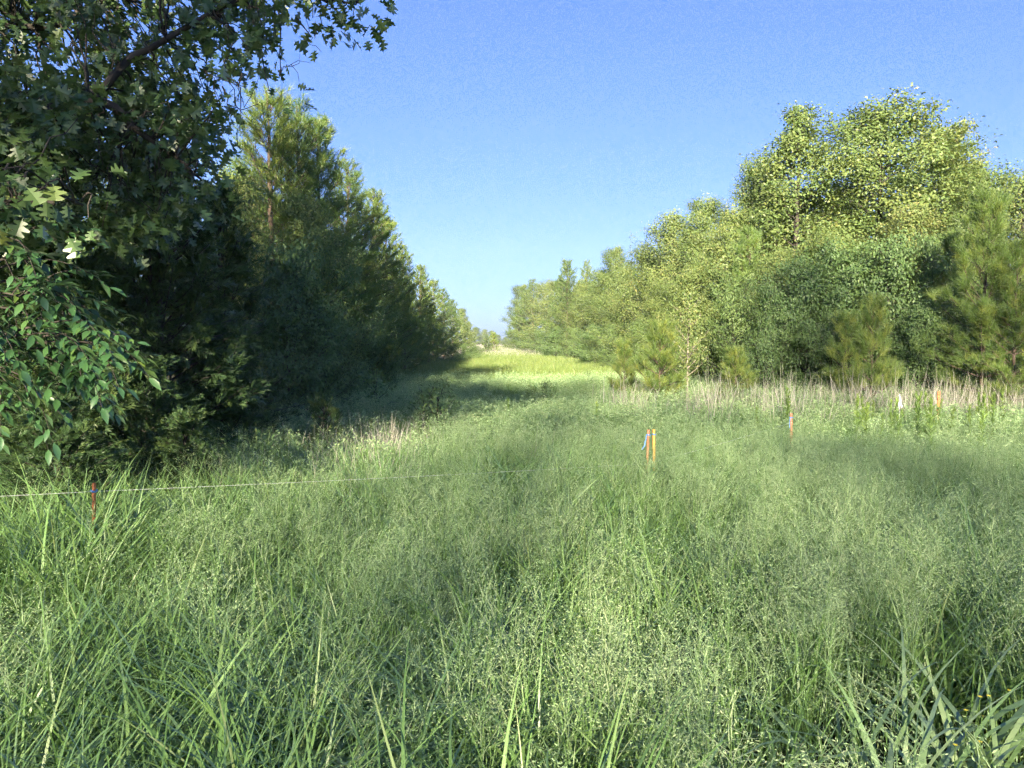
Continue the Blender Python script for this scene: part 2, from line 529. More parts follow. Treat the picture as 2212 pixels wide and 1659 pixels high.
def pine(name, seed, H, Rc, bare=0.12, fine=False, needle=0.19, tint=0.45, dens=1.0, open_=1.0):
    r = np.random.default_rng(seed)
    A, L = Acc(), Acc()
    nP = 12
    z = np.linspace(0, H * 0.985, nP)
    P = np.stack([np.cumsum(r.normal(0, 0.02, nP)), np.cumsum(r.normal(0, 0.02, nP)), z], -1)
    P[:2, :2] = 0
    A.tube(P, H * 0.009 * (1 - z / H) ** 0.8 + 0.006, 8)
    tuft_p, tuft_d, tuft_s = [], [], []
    nW = int(H / 0.30)
    for w in range(nW):
        t = bare + (0.97 - bare) * (w + r.uniform(0, 0.6)) / nW
        nb = r.integers(4, 7)
        for b in range(nb):
            az = 2 * np.pi * b / nb + r.uniform(-0.4, 0.4) + w * 0.7
            ln = Rc * min(1.0, (1 - t) ** 0.72 * 1.1 + 0.06) * (0.55 + 0.45 * min(1, (t - bare) * 6 + 0.35)) * r.uniform(0.65, 1.15)
            e = R(2 + 55 * t + r.normal(0, 8))
            LP = limb_path(lerp_path(P, t), az, e, ln, r, 6, up=0.55)
            A.tube(LP, np.linspace(0.006 + 0.010 * (1 - t), 0.004, 6), 4)
            nt = max(3, int(ln / 0.12 * dens))
            for q in range(nt):
                s = 0.14 + 0.86 * (q + r.uniform(0, 1)) / nt
                bp = lerp_path(LP, s)
                dd = norm(LP[-1] - LP[0])
                a2 = az + r.choice((-1, 1)) * r.uniform(0.3, 1.0)
                TP = limb_path(bp, a2, e * 0.6 + 0.25 + r.normal(0, 0.2), r.uniform(0.15, 0.38) * (1.1 - 0.4 * s), r, 3, up=0.8)
                A.tube(TP, np.linspace(0.005, 0.003, 3), 3)
                tuft_p.append(TP[-1]); tuft_d.append(norm(TP[-1] - TP[-2]) + np.array([0, 0, 0.25])); tuft_s.append(1.0)
                if r.random() < 0.8:
                    tuft_p.append(TP[1]); tuft_d.append(norm(TP[-1] - TP[-2])); tuft_s.append(0.9)
            tuft_p.append(LP[-1]); tuft_d.append(norm(LP[-1] - LP[-2]) + np.array([0, 0, 0.4])); tuft_s.append(1.1)
    for q in range(6):
        tuft_p.append(P[-1] + np.array([0, 0, -0.12 * q])); tuft_d.append(np.array([0.1, 0, 1])); tuft_s.append(1.0)
    tp, td, ts = np.array(tuft_p), np.array(tuft_d), np.array(tuft_s)
    which = r.integers(0, 3, len(tp))
    set_ = TUFTS_FINE if fine else TUFTS
    for k in range(3):
        q = which == k
        n_ = q.sum()
        tt = np.clip(tint + r.normal(0, 0.18, n_), 0, 1)
        L.scatter(set_[k], tp[q], frames(td[q], r.normal(size=(n_, 3))), needle * ts[q] * r.uniform(0.8, 1.15, n_), tt)
    return A.mesh(name + '_trunk', M_PBARK, True), L.mesh(name + '_crown', M_PINE), H


SPRAYS = [cedar_spray(36, s) for s in (1, 2, 3)]


def cedar(name, seed, H, Rc, n_limb=120, tint=0.42, spray=0.26, per=1.0):
    r = np.random.default_rng(seed)
    A, L = Acc(), Acc()
    z = np.linspace(0, H * 0.97, 10)
    P = np.stack([np.zeros(10), np.zeros(10), z], -1) + np.concatenate([np.zeros((2, 3)), r.normal(0, 0.02, (8, 3))])
    A.tube(P, H * 0.012 * (1 - z / H) ** 0.7 + 0.008, 7)
    pp, dd = [], []
    for k in range(n_limb):
        t = 0.02 + 0.95 * (k + r.uniform(0, 1)) / n_limb
        az = k * 2.399 + r.normal(0, 0.4)
        ln = Rc * (1 - t) ** 0.55 * (0.75 + 0.25 * min(1, t * 6)) * r.uniform(0.7, 1.15)
        e = R(8 + 50 * t + r.normal(0, 9))
        LP = limb_path(lerp_path(P, t), az, e, ln, r, 6, up=0.3, wob=0.09)
        A.tube(LP, np.linspace(0.012, 0.004, 6), 4)
        nt = max(4, int(ln / 0.055 * per))
        for q in range(nt):
            s = 0.25 + 0.75 * (q + r.uniform(0, 1)) / nt
            b = lerp_path(LP, s)
            d = norm(LP[-1] - LP[0]) + r.normal(0, 0.65, 3) + np.array([0, 0, -0.05])
            pp.append(b + r.normal(0, 0.05, 3)); dd.append(d)
    pp, dd = np.array(pp), np.array(dd)
    wh = r.integers(0, 3, len(pp))
    for k in range(3):
        q = wh == k
        n_ = q.sum()
        L.scatter(SPRAYS[k], pp[q], frames(dd[q], r.normal(size=(n_, 3)) + np.array([0, 0, 1])), spray * r.uniform(0.7, 1.3, n_),
                  np.clip(tint + r.normal(0, 0.2, n_), 0, 1))
    return A.mesh(name + '_trunk', M_BARK, True), L.mesh(name + '_crown', M_CEDAR), H


dome = lambda t: math.sqrt(max(0.03, 1 - ((t - 0.42) / 0.60) ** 2))
cone = lambda t: min(1, (1 - t) ** 0.75 * 1.25 + 0.05)
egg = lambda t: math.sqrt(max(0.03, 1 - ((t - 0.30) / 0.72) ** 2))

KIND = {
    'round_a': broadleaf('round_a', 21, 9.0, 2.6, dome, 44, per=46, leaf=0.088, spread=0.15, tw=6, t0=0.12, jit=(0.72, 1.15), tint=0.40),
    'tall': broadleaf('tall', 20, 22.0, 4.6, dome, 40, per=14, leaf=0.20, spread=0.5, tw=3, t0=0.18, trunk_r=0.22, fill=0.48),  # open crown, leaves thinned to let part of the sun through
    'high': broadleaf('high', 19, 31.0, 4.2, lambda t: math.sqrt(max(0.05, 1 - ((t - 0.88) / 0.14) ** 2)), 34, per=22, leaf=0.22, spread=0.5, tw=3, t0=0.76, trunk_r=0.24, el=(0, 30), fill=0.55),  # crown kept to the top, shaped for the shade it casts
    'round_b': broadleaf('round_b', 22, 9.0, 2.3, egg, 44, per=42, leaf=0.09, spread=0.15, tw=6, t0=0.06, tint=0.5, jit=(0.72, 1.15)),
    'cone_a': broadleaf('cone_a', 23, 9.0, 2.3, cone, 46, per=46, leaf=0.088, spread=0.15, tw=6, t0=0.10, tint=0.34, jit=(0.72, 1.15)),
    'yellow_a': broadleaf('yellow_a', 24, 7.0, 2.1, egg, 42, per=32, leaf=0.088, spread=0.16, jit=(0.72, 1.15), tw=6, t0=0.05, tint=0.53),
    'narrow_a': broadleaf('narrow_a', 25, 7.0, 1.6, egg, 36, per=24, leaf=0.10, tw=6, t0=0.05, tint=0.48, aspect=0.7),
    'bush_a': broadleaf('bush_a', 26, 4.0, 2.0, egg, 40, per=22, leaf=0.092, tw=7, t0=0.03, mat=M_SHADE, spread=0.115, tint=0.45, jit=(0.45, 1.25)),
    'bush_b': broadleaf('bush_b', 27, 4.0, 1.8, egg, 36, per=22, leaf=0.085, tw=7, t0=0.03, mat=M_SHADE, spread=0.11, tint=0.58, aspect=0.75, jit=(0.4, 1.3), el=(5, 70)),
    'sapling': broadleaf('sapling', 28, 3.6, 0.95, egg, 26, per=12, leaf=0.085, tw=6, t0=0.30, mat=M_BROAD, bark=M_PALE, spread=0.14, tint=0.5, trunk_r=0.035, fill=0.75),
    'pine_a': pine('pine_a', 31, 8.0, 1.9),
    'pine_b': pine('pine_b', 32, 8.0, 1.8, bare=0.06, tint=0.38),
    'pine_c': pine('pine_c', 33, 8.0, 1.7, bare=0.1, tint=0.52),
    'pine_young': pine('pine_young', 34, 2.2, 0.75, bare=0.05, fine=True, needle=0.20, tint=0.6, dens=1.2),
    'pine_mid': pine('pine_mid', 35, 5.0, 1.45, bare=0.08, fine=True, needle=0.21, tint=0.5, dens=0.95),
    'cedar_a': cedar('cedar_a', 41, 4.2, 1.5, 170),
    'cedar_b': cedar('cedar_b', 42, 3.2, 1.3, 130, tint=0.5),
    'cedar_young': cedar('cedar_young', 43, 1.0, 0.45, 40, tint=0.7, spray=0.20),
}
NAMES = {'high': 'tall_tree', 'tall': 'tall_tree', 'round_a': 'oak_tree', 'round_b': 'broadleaf_tree', 'cone_a': 'oak_tree', 'yellow_a': 'broadleaf_tree', 'narrow_a': 'broadleaf_tree',
         'bush_a': 'bush', 'bush_b': 'bush', 'sapling': 'sapling_tree', 'pine_a': 'pine_tree', 'pine_b': 'pine_tree', 'pine_c': 'pine_tree',
         'pine_young': 'young_pine', 'pine_mid': 'pine_tree', 'cedar_a': 'cedar_tree', 'cedar_b': 'cedar_tree', 'cedar_young': 'young_cedar'}
trng = np.random.default_rng(5)


def plant_xy(kind, x, y, h, label, group=None, wide=1.0, rz=None, cat=None):
    tm, cm, H = KIND[kind]
    s = h / H
    e = empty(NAMES[kind], (x, y, float(gz(x, y)) - 0.03), trng.uniform(0, 6.28) if rz is None else rz, (s * wide, s * wide, s))
    tag(e, label, cat or ('bush' if 'bush' in kind else 'tree'), group)
    obj('stem' if 'bush' in kind else 'trunk', tm, e)
    obj('foliage' if 'bush' in kind else 'crown', cm, e)
    return e


def plant(kind, px, py, d, label, group=None, wide=1.0, rz=None, cat=None):
    """top of the plant seen at (px, py), d metres ahead"""
    p = at(px, py, d)
    return plant_xy(kind, p[0], d, p[2] - float(gz(p[0], d)), label, group, wide, rz, cat)


# ------------------------------------------------------------------ the woods on the left
GL = 'trees of the left wood edge'
plant('pine_a', 585, 192, 18.5, 'tallest sunlit pine of the left wood, behind the oak branch tips', GL, 1.5)
plant('pine_b', 640, 212, 20.0, 'sunlit pine between the tallest left pine and the stepped one', GL, 1.4)
plant('pine_c', 690, 238, 21.5, 'pine with stepped right side next to the tallest left pine', GL, 1.4)
plant('pine_b', 752, 345, 26, 'dark pine stepping down right of the two tallest left pines', GL, 1.5)
plant('pine_a', 800, 405, 31, 'pine with its tip level with the middle of the left skyline', GL, 1.4)
plant('pine_c', 834, 462, 36, 'pine with thin pointed tip halfway down the left skyline', GL, 1.35)
plant('pine_b', 868, 528, 41, 'pine with dark flank in the lower half of the left skyline', GL, 1.4)
plant('pine_a', 905, 570, 47, 'sunlit pine with rounded cone shape far along the left wood', GL, 1.4)
plant('pine_c', 935, 600, 54, 'pine behind the rounded far pine of the left wood', GL, 1.4)
plant('pine_b', 958, 622, 62, 'far pine third from the end of the left wood', GL, 1.4)
plant('pine_a', 978, 645, 72, 'far pine second from the end of the left wood', GL, 1.4)
plant('round_b', 995, 662, 84, 'last tall tree at the far end of the left wood', GL)
plant('round_a', 1012, 690, 105, 'low rounded tree just beyond the end of the left wood', GL)
plant('narrow_a', 525, 345, 14.5, 'pale leaved slender tree left of the tallest left pine', GL, 0.9)
plant('yellow_a', 655, 395, 17.5, 'pale leaved tree in front of the tallest left pine', GL, 0.9)
GB = 'dark bushes along the foot of the left wood'
plant('bush_a', 620, 500, 14.0, 'large dark leafy bush right of the dark cedars', GB, 0.85)
plant('bush_b', 725, 470, 18.0, 'tall dark leafy bush below the stepped pine', GB, 0.75)
plant('bush_a', 700, 640, 16.0, 'low dark bush overhanging the grass at the left wood foot', GB, 0.8)
plant('pine_mid', 790, 560, 22.5, 'shaded pine with low branches beyond the dark bushes', GL, 1.0)
plant('bush_a', 800, 640, 22.0, 'shaded bush at the grass edge below the left pines', GB, 0.8)
plant('bush_b', 845, 640, 28.0, 'shaded bush halfway along the foot of the left wood', GB, 0.8)
plant('pine_mid', 875, 640, 33.0, 'shaded pine with drooping skirt halfway along the left wood', GL, 1.1)
plant('bush_a', 900, 680, 39.0, 'shaded bush near the far end of the left wood foot', GB, 0.9)
plant('pine_mid', 925, 668, 45.0, 'shaded low pine near the far end of the left wood', GL, 1.1)
plant('bush_b', 945, 700, 52.0, 'farthest shaded bush at the foot of the left wood', GB, 1.0)
# back rows that close the wood
k = 0
for d in (9, 12.5, 16, 20, 24, 29, 35, 42, 50, 60, 72):
    kd = ('round_b', 'pine_b', 'cone_a', 'pine_a')[k % 4]
    plant_xy(kd, -8.6 + trng.uniform(-0.6, 0.6), d + trng.uniform(-1, 1), trng.uniform(6.2, 7.2),
             ('pine' if 'pine' in kd else 'leafy tree') + ' in the shaded back row of the left wood, mostly hidden', 'back row of the left wood', 1.05)
    if k % 2 == 0:
        plant_xy('round_a', -12.5 + trng.uniform(-1, 1), d + trng.uniform(-1, 1), trng.uniform(6.5, 7.5),
                 'rounded tree deep behind the back row of the left wood', 'back row of the left wood', 1.1)
    k += 1
GC = 'dark cedars at the near left'
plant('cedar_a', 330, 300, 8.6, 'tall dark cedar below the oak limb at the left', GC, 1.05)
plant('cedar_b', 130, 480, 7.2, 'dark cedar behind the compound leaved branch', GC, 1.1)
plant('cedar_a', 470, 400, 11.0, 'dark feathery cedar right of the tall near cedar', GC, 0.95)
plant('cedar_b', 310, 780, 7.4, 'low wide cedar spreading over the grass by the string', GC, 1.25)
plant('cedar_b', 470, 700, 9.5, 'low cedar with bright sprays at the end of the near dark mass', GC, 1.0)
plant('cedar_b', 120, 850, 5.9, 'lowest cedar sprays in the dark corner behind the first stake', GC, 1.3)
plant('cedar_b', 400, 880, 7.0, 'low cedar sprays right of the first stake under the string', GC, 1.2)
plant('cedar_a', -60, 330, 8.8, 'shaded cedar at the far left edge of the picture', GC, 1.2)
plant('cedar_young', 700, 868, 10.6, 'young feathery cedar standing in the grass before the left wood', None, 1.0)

# ------------------------------------------------------------------ the woods on the right
GR = 'trees of the right wood'
plant('cone_a', 1722, 215, 24, 'pointed oak, second tallest of the right wood, left of the broad crown', GR, 1.25)
plant('round_a', 1915, 180, 25, 'broadest and tallest rounded crown of the right wood', GR, 1.5, rz=0.5)
plant('round_b', 2050, 245, 26, 'right shoulder crown beside the broadest tree of the right wood', GR, 1.0)
plant('round_b', 1640, 330, 26, 'tree on the left flank of the pointed oak', GR, 1.0)
plant('narrow_a', 2150, 330, 22, 'slender yellowing tree near the right edge of the picture', GR, 1.2)
plant('narrow_a', 2215, 345, 21, 'yellowing tree cut by the right edge of the picture', GR, 1.2)
plant('yellow_a', 1980, 430, 21, 'yellow tinged tree in front of the broadest crown', GR, 1.1)
plant('yellow_a', 1800, 480, 20.5, 'yellow tinged tree below the pointed oak', GR, 1.1)
plant('yellow_a', 2090, 450, 20.5, 'yellow tinged tree behind the tall right pine', GR, 1.0)
plant('yellow_a', 1680, 520, 21, 'yellow tinged tree behind the small pine tip', GR, 1.0)
plant('round_b', 1520, 415, 29, 'green tree left of the pointed oak, next step of the skyline', GR, 1.0)
plant('round_b', 1585, 440, 25, 'tree filling the corner of the right wood', GR, 1.0)
plant('yellow_a', 1455, 445, 33, 'tall yellow green tree at the middle of the right skyline', GR, 1.05)
plant('yellow_a', 1500, 560, 25, 'golden tinged tree at the near corner of the right wood', GR, 1.1)
plant('yellow_a', 1400, 520, 36, 'golden tree on the sunlit flank of the right wood', GR, 1.15)
plant('round_b', 1425, 600, 30, 'green tree on the sunlit flank before the golden tree', GR, 1.0)
plant('yellow_a', 1350, 560, 42, 'yellow green tree on the flank below the skyline notch', GR, 1.1)
plant('round_b', 1330, 525, 48, 'pointed tree tip left of the skyline notch of the right wood', GR, 0.9)
plant('yellow_a', 1300, 570, 50, 'yellow green tree farther along the sunlit flank', GR, 1.15)
plant('pine_b', 1268, 562, 60, 'right one of two dark pines on the far right skyline', GR, 1.1)
plant('pine_a', 1225, 558, 64, 'left one of two dark pines on the far right skyline', GR, 1.2)
plant('yellow_a', 1260, 600, 56, 'sunlit tree below the two dark far pines', GR, 1.2)
plant('round_b', 1215, 598, 68, 'sunlit tree left of the two dark far pines', GR, 1.2)
plant('yellow_a', 1180, 598, 78, 'sunlit tree near the far end of the right wood', GR, 1.25)
plant('pine_b', 1150, 602, 88, 'pine near the far end of the right wood', GR, 1.5)
plant('round_b', 1128, 610, 98, 'last tree standing at the far end of the right wood', GR, 1.2)
plant('round_b', 1122, 660, 92, 'low tree before the far end of the right wood', GR, 1.2)
# skirts of the flank down to the grass
GS = 'low growth along the flank of the right wood'
for i, (px, py, d, kd, w, lb) in enumerate([
        (1460, 690, 24, 'bush_b', 1.1, 'sunlit bush behind the bright young pine'),
        (1385, 680, 30, 'bush_b', 1.1, 'sunlit bush left of the bright young pine'),
        (1330, 690, 37, 'bush_b', 1.2, 'sunlit bush at the flank foot beyond the small dark pine'),
        (1285, 695, 44, 'bush_a', 1.2, 'sunlit bush halfway along the right flank foot'),
        (1240, 700, 53, 'bush_b', 1.2, 'sunlit bush at the right flank foot below two dark pines'),
        (1200, 703, 63, 'bush_a', 1.3, 'sunlit bush far along the right flank foot'),
        (1165, 706, 75, 'bush_b', 1.4, 'second farthest bush of the right flank foot'),
        (1135, 712, 86, 'bush_a', 1.4, 'farthest bush of the right flank foot')]):
    plant(kd, px, py, d, lb, GS, w)
GD = 'bushes along the near face of the right wood'
for px, py, d, kd, w, lb in [
        (1590, 560, 19.5, 'bush_b', 0.8, 'leafy bush right of the pale slender sapling'),
        (1660, 590, 18.5, 'bush_b', 0.9, 'blue green bush with narrow leaves below the small pine tip'),
        (1745, 540, 19.0, 'bush_a', 0.85, 'tall dark bush left of the middle of the near right face'),
        (1830, 500, 19.5, 'bush_a', 0.9, 'tall dark bush in the middle of the near right face'),
        (1800, 650, 17.5, 'bush_b', 0.9, 'low dark bush in the middle of the near right face'),
        (1925, 490, 19.0, 'bush_a', 0.85, 'tall dark bush right of the middle of the near right face'),
        (2010, 470, 19.0, 'bush_b', 0.8, 'tall dark bush left of the tall right pine'),
        (1985, 640, 17.2, 'bush_a', 0.9, 'low dark bush left of the tall right pine'),
        (2080, 600, 17.8, 'bush_a', 0.9, 'dark bush behind the tall right pine trunk'),
        (2180, 640, 17.5, 'bush_b', 1.0, 'dark bush at the right edge of the picture')]:
    plant(kd, px, py, d, lb, GD, w)
GP = 'young pines before the right wood'
plant('pine_mid', 2140, 412, 16.0, 'tall young pine with bare trunk section near the right edge', GP, 1.0, rz=1.0)
plant('pine_mid', 2205, 520, 15.5, 'bright young pine cut by the right edge of the picture', GP, 1.0)
plant('pine_mid', 2060, 500, 18.0, 'dark pine beside the tall young pine near the right edge', GP, 0.9)
plant('pine_mid', 1622, 492, 22.0, 'small pine tip standing out of the corner of the right wood', GP, 0.8)
plant('pine_young', 1425, 708, 17.0, 'bright yellow green young pine at the near corner of the right wood', GP, 1.1)
plant('pine_young', 1352, 745, 18.5, 'small darker young pine left of the bright young pine', GP, 0.9)
plant('pine_young', 1890, 660, 16.6, 'slim bright young pine in the dark bushes of the right face', GP, 0.8)
plant('pine_young', 1835, 690, 16.8, 'slim dark young pine left of the slim bright one', GP, 0.9)
plant('pine_young', 1590, 760, 17.0, 'low shaded young pine right of the pale sapling', GP, 1.2)
plant('sapling', 1487, 610, 17.5, 'slender sapling with a pale bare trunk at the near corner', None, 0.9)
# back rows
for i, (x, y, h) in enumerate([(9, 28, 7.4), (12.5, 29, 8), (16, 27, 8), (19, 25, 7.5), (11, 33, 7.5), (8.5, 36, 7), (14, 34, 8), (10, 41, 7), (8.8, 48, 7.2),
                               (11, 54, 7.4), (8.5, 60, 7), (9, 68, 7.2), (7.5, 76, 7.4), (6.5, 86, 7.4), (18, 31, 8), (21, 29, 8)]):
    plant_xy(('round_b', 'round_a', 'cone_a', 'yellow_a')[i % 4], x, y, h, 'tree in the back rows of the right wood, mostly hidden', 'back rows of the right wood', 1.2)

# ------------------------------------------------------------------ the near oak whose limb overhangs the top left
def in_poly(p, poly):
    x, y = p
    c = False
    for i in range(len(poly)):
        (x1, y1), (x2, y2) = poly[i], poly[i - 1]
        if (y1 > y) != (y2 > y) and x < (x2 - x1) * (y - y1) / (y2 - y1) + x1:
            c = not c
    return c


def build_oak():
    r = np.random.default_rng(71)
    A, L, F = Acc(), Acc(), Acc()
    base = np.array([-5.4, 5.0, float(gz(-5.4, 5.0))])
    z = np.linspace(0, 9.5, 16)
    P = np.stack([base[0] + np.cumsum(r.normal(0, 0.06, 16)), base[1] + np.cumsum(r.normal(0, 0.06, 16)), base[2] + z], -1)
    P[0, :2] = base[:2]
    A.tube(P, 0.24 * (1 - z / 9.9) ** 0.7 + 0.02, 10)
    # limbs the photograph shows
    def curve(pts, n=12):
        pts = np.array(pts)
        t = np.linspace(0, len(pts) - 1, n)
        return np.array([[np.interp(q, range(len(pts)), pts[:, c]) for c in range(3)] for q in t]) + r.normal(0, 0.015, (n, 3))
    limbs = [
        (curve([P[4], at(-150, 330, 5.6), at(190, 215, 6.0), at(270, 140, 6.1), at(350, 95, 6.2), at(470, 20, 6.3), at(620, -40, 6.3), at(760, 10, 6.3)], 18), 0.046, 0.008),
        (curve([at(190, 215, 6.0), at(240, 225, 6.0), at(310, 290, 6.1), at(380, 340, 6.2), at(450, 405, 6.4)], 12), 0.045, 0.006),
        (curve([P[4], at(-120, 480, 5.2), at(60, 430, 4.8), at(170, 430, 4.6)], 12), 0.06, 0.005),
        (curve([P[6], at(-100, 60, 6.4), at(100, 60, 6.8), at(260, -20, 7.0)], 12), 0.06, 0.01),
        (curve([P[5], at(-200, 260, 7.2), at(100, 330, 7.6), at(330, 420, 7.8)], 12), 0.06, 0.01),
    ]
    LPs = []
    for Q, r0, r1 in limbs:
        A.tube(Q, np.linspace(r0, r1, len(Q)), 7)
        LPs.append(Q)
    allp = np.concatenate(LPs)
    polys = [  # foliage masses: outline, nearest and farthest distance, clusters, leaves per cluster
        ([(-200, -250), (500, -250), (620, -60), (600, 40), (560, 130), (510, 165), (480, 120), (390, 125), (350, 150), (200, 190), (180, 90), (90, 20), (60, 120), (-200, 160)], 5.95, 7.8, 260, 14),
        ([(-200, 120), (60, 120), (200, 180), (380, 165), (478, 205), (470, 280), (455, 300), (465, 350), (420, 440), (330, 520), (150, 500), (-200, 560)], 5.9, 8.2, 380, 14),
        ([(-200, 120), (60, 160), (170, 200), (150, 330), (-200, 400)], 5.2, 5.7, 60, 13),
        ([(560, -150), (760, -150), (795, 30), (765, 65), (720, 55), (690, 70), (640, 70), (610, 20)], 6.0, 6.6, 34, 12),
        ([(480, 60), (580, 40), (600, 120), (570, 160), (500, 150)], 5.9, 6.4, 10, 9),
        ([(575, 130), (605, 130), (612, 195), (590, 190)], 6.1, 6.3, 2, 6),
        ([(-150, 370), (60, 370), (150, 400), (180, 440), (130, 470), (60, 460), (-150, 480)], 4.1, 4.8, 14, 9),
    ]
    for poly, d0, d1, n, per in polys:
        xs, ys = [p[0] for p in poly], [p[1] for p in poly]
        C = []
        while len(C) < n:
            p = (r.uniform(min(xs), max(xs)), r.uniform(min(ys), max(ys)))
            if in_poly(p, poly):
                C.append(at(p[0], p[1], r.uniform(d0, d1)))
        C = np.array(C)
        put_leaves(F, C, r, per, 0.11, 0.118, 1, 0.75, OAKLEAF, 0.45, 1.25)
        for c in C:                                   # a twig from the nearest limb out to each cluster
            q = allp[np.argmin(((allp - c) ** 2).sum(1) + 3 * np.maximum(0, allp[:, 0] - c[0]) ** 2)]
            mid = (q + c) / 2 + r.normal(0, 0.05, 3) + np.array([0, 0, 0.06])
            T = curve([q, mid, c + r.normal(0, 0.03, 3)], 6)
            A.tube(T, np.linspace(0.009, 0.003, 6), 4)
    # bare dead twigs hanging in front of the sky
    for px, py, ex, ey in [(490, 120, 520, 250), (470, 160, 530, 230), (480, 190, 560, 225), (600, 160, 650, 120), (520, 160, 520, 300), (440, 150, 470, 230),
                           (150, 320, 350, 470), (110, 260, 200, 330), (250, 330, 330, 480), (640, 40, 690, 110)]:
        a, b = at(px, py, 6.0), at(ex, ey, 6.1)
        T = curve([a, a * 0.6 + b * 0.4 + r.normal(0, 0.05, 3), b], 8)
        A.tube(T, np.linspace(0.006, 0.002, 8), 4)
        for q in range(3):
            s = T[3 + q]
            A.tube(curve([s, s + r.normal(0, 0.10, 3)], 3), np.linspace(0.003, 0.0015, 3), 3)
    # the rest of the crown, overhead and out of the picture
    C = []
    for k in range(46):
        t = 0.50 + 0.48 * (k + r.uniform(0, 1)) / 46
        az = k * 2.399
        ln = 3.4 * math.sqrt(max(0.05, 1 - ((t - 0.66) / 0.42) ** 2)) * r.uniform(0.7, 1.1)
        LP = limb_path(lerp_path(P, t), az, R(15 + 45 * t), ln, r, 7)
        A.tube(LP, np.linspace(0.07 * (1.1 - t), 0.008, 7), 5)
        for q in range(9):
            TP = limb_path(lerp_path(LP, r.uniform(0.25, 1)), az + r.normal(0, 0.9), r.normal(0.3, 0.4), ln * r.uniform(0.15, 0.4), r, 4)
            A.tube(TP, np.linspace(0.012, 0.004, 4), 3)
            C += [TP[-1], TP[2]]
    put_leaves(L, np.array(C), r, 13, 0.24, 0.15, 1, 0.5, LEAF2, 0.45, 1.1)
    e = empty('oak_tree', base)
    tag(e, 'big oak at the left with a lobed leaf limb hanging over the top corner', 'tree')
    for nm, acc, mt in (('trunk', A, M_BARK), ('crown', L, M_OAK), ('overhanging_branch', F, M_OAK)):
        me = acc.mesh(nm, mt, nm == 'trunk')
        o = obj(nm, me, e)
        o.location = -base
build_oak()


def build_hickory():
    r = np.random.default_rng(81)
    A, F = Acc(), Acc()
    base = at(-160, 900, 4.9); base[2] = float(gz(base[0], base[1]))
    z = np.linspace(0, 3.3, 10)
    P = np.stack([base[0] + np.cumsum(r.normal(0, 0.015, 10)), base[1] + np.cumsum(r.normal(0, 0.015, 10)), base[2] + z], -1)
    P[0] = base
    A.tube(P, np.linspace(0.035, 0.008, 10), 7)
    fronds = []
    ends = [(60, 520, 4.6), (110, 560, 4.7), (150, 600, 4.6), (180, 640, 4.5), (230, 690, 4.5), (270, 740, 4.5), (120, 690, 4.7), (60, 640, 4.4), (40, 740, 4.5),
            (130, 770, 4.6), (180, 800, 4.8), (90, 610, 4.9), (20, 560, 4.5), (-20, 680, 4.4), (240, 760, 4.7), (170, 720, 4.4), (60, 810, 4.8), (-40, 600, 4.6),
            (10, 800, 4.7), (100, 500, 5.0), (285, 720, 4.6), (205, 650, 4.9)]
    for (px, py, d) in ends:
        tip = at(px * 0.78 - 5, py, d)
        st = P[np.argmin(abs(P[:, 2] - (tip[2] - 0.12)))]
        mid = st * 0.45 + tip * 0.55 + np.array([0, 0, 0.12])
        T = np.array([st * (1 - t) ** 2 + mid * 2 * t * (1 - t) + tip * t * t for t in np.linspace(0, 1, 8)])
        A.tube(T, np.linspace(0.012, 0.004, 8), 5)
        for q in range(4):
            b = lerp_path(T, 1.0 if q == 0 else r.uniform(0.62, 0.98))
            ax = norm(T[-1] - T[-3]) + r.normal(0, 0.45, 3) + np.array([0, 0, -0.15])
            fronds.append((b, norm(ax), r.uniform(0.30, 0.42)))
    for b, ax, ln in fronds:                          # rachis with paired leaflets
        t = np.linspace(0, 1, 7)[:, None]
        Q = b + ax * ln * t + np.array([0, 0, -1.0]) * (0.16 * ln / 0.35) * t * t
        A.tube(Q, np.linspace(0.004, 0.002, 7), 3)
        side = norm(np.cross(ax, np.array([0, 0, 1.0])))
        pos, dr = [], []
        for s in (0.25, 0.42, 0.58, 0.74, 0.88):
            for sg in (-1, 1):
                pos.append(lerp_path(Q, s)); dr.append(side * sg * 0.8 + ax * 0.55 + np.array([0, 0, -0.45]) + r.normal(0, 0.15, 3))
        pos.append(Q[-1]); dr.append(ax + np.array([0, 0, -0.5]))
        pos, dr = np.array(pos), np.array(dr)
        n_ = len(pos)
        s = r.uniform(0.078, 0.122, n_)
        F.scatter(LEAF6, pos, frames(dr, np.array([0, 0, 1.0]) + r.normal(0, 0.3, (n_, 3))), np.stack([s * 0.75, s, s], -1),
                  np.clip(r.normal(0.45, 0.08) + r.normal(0, 0.14, n_), 0, 1))
    e = empty('hickory_sapling', base)
    tag(e, 'leafy sapling with drooping paired leaflets at the left edge', 'tree')
    for nm, acc, mt in (('trunk', A, M_BARK), ('crown', F, M_HICK)):
        o = obj(nm, acc.mesh(nm, mt, nm == 'trunk'), e)
        o.location = -base
build_hickory()

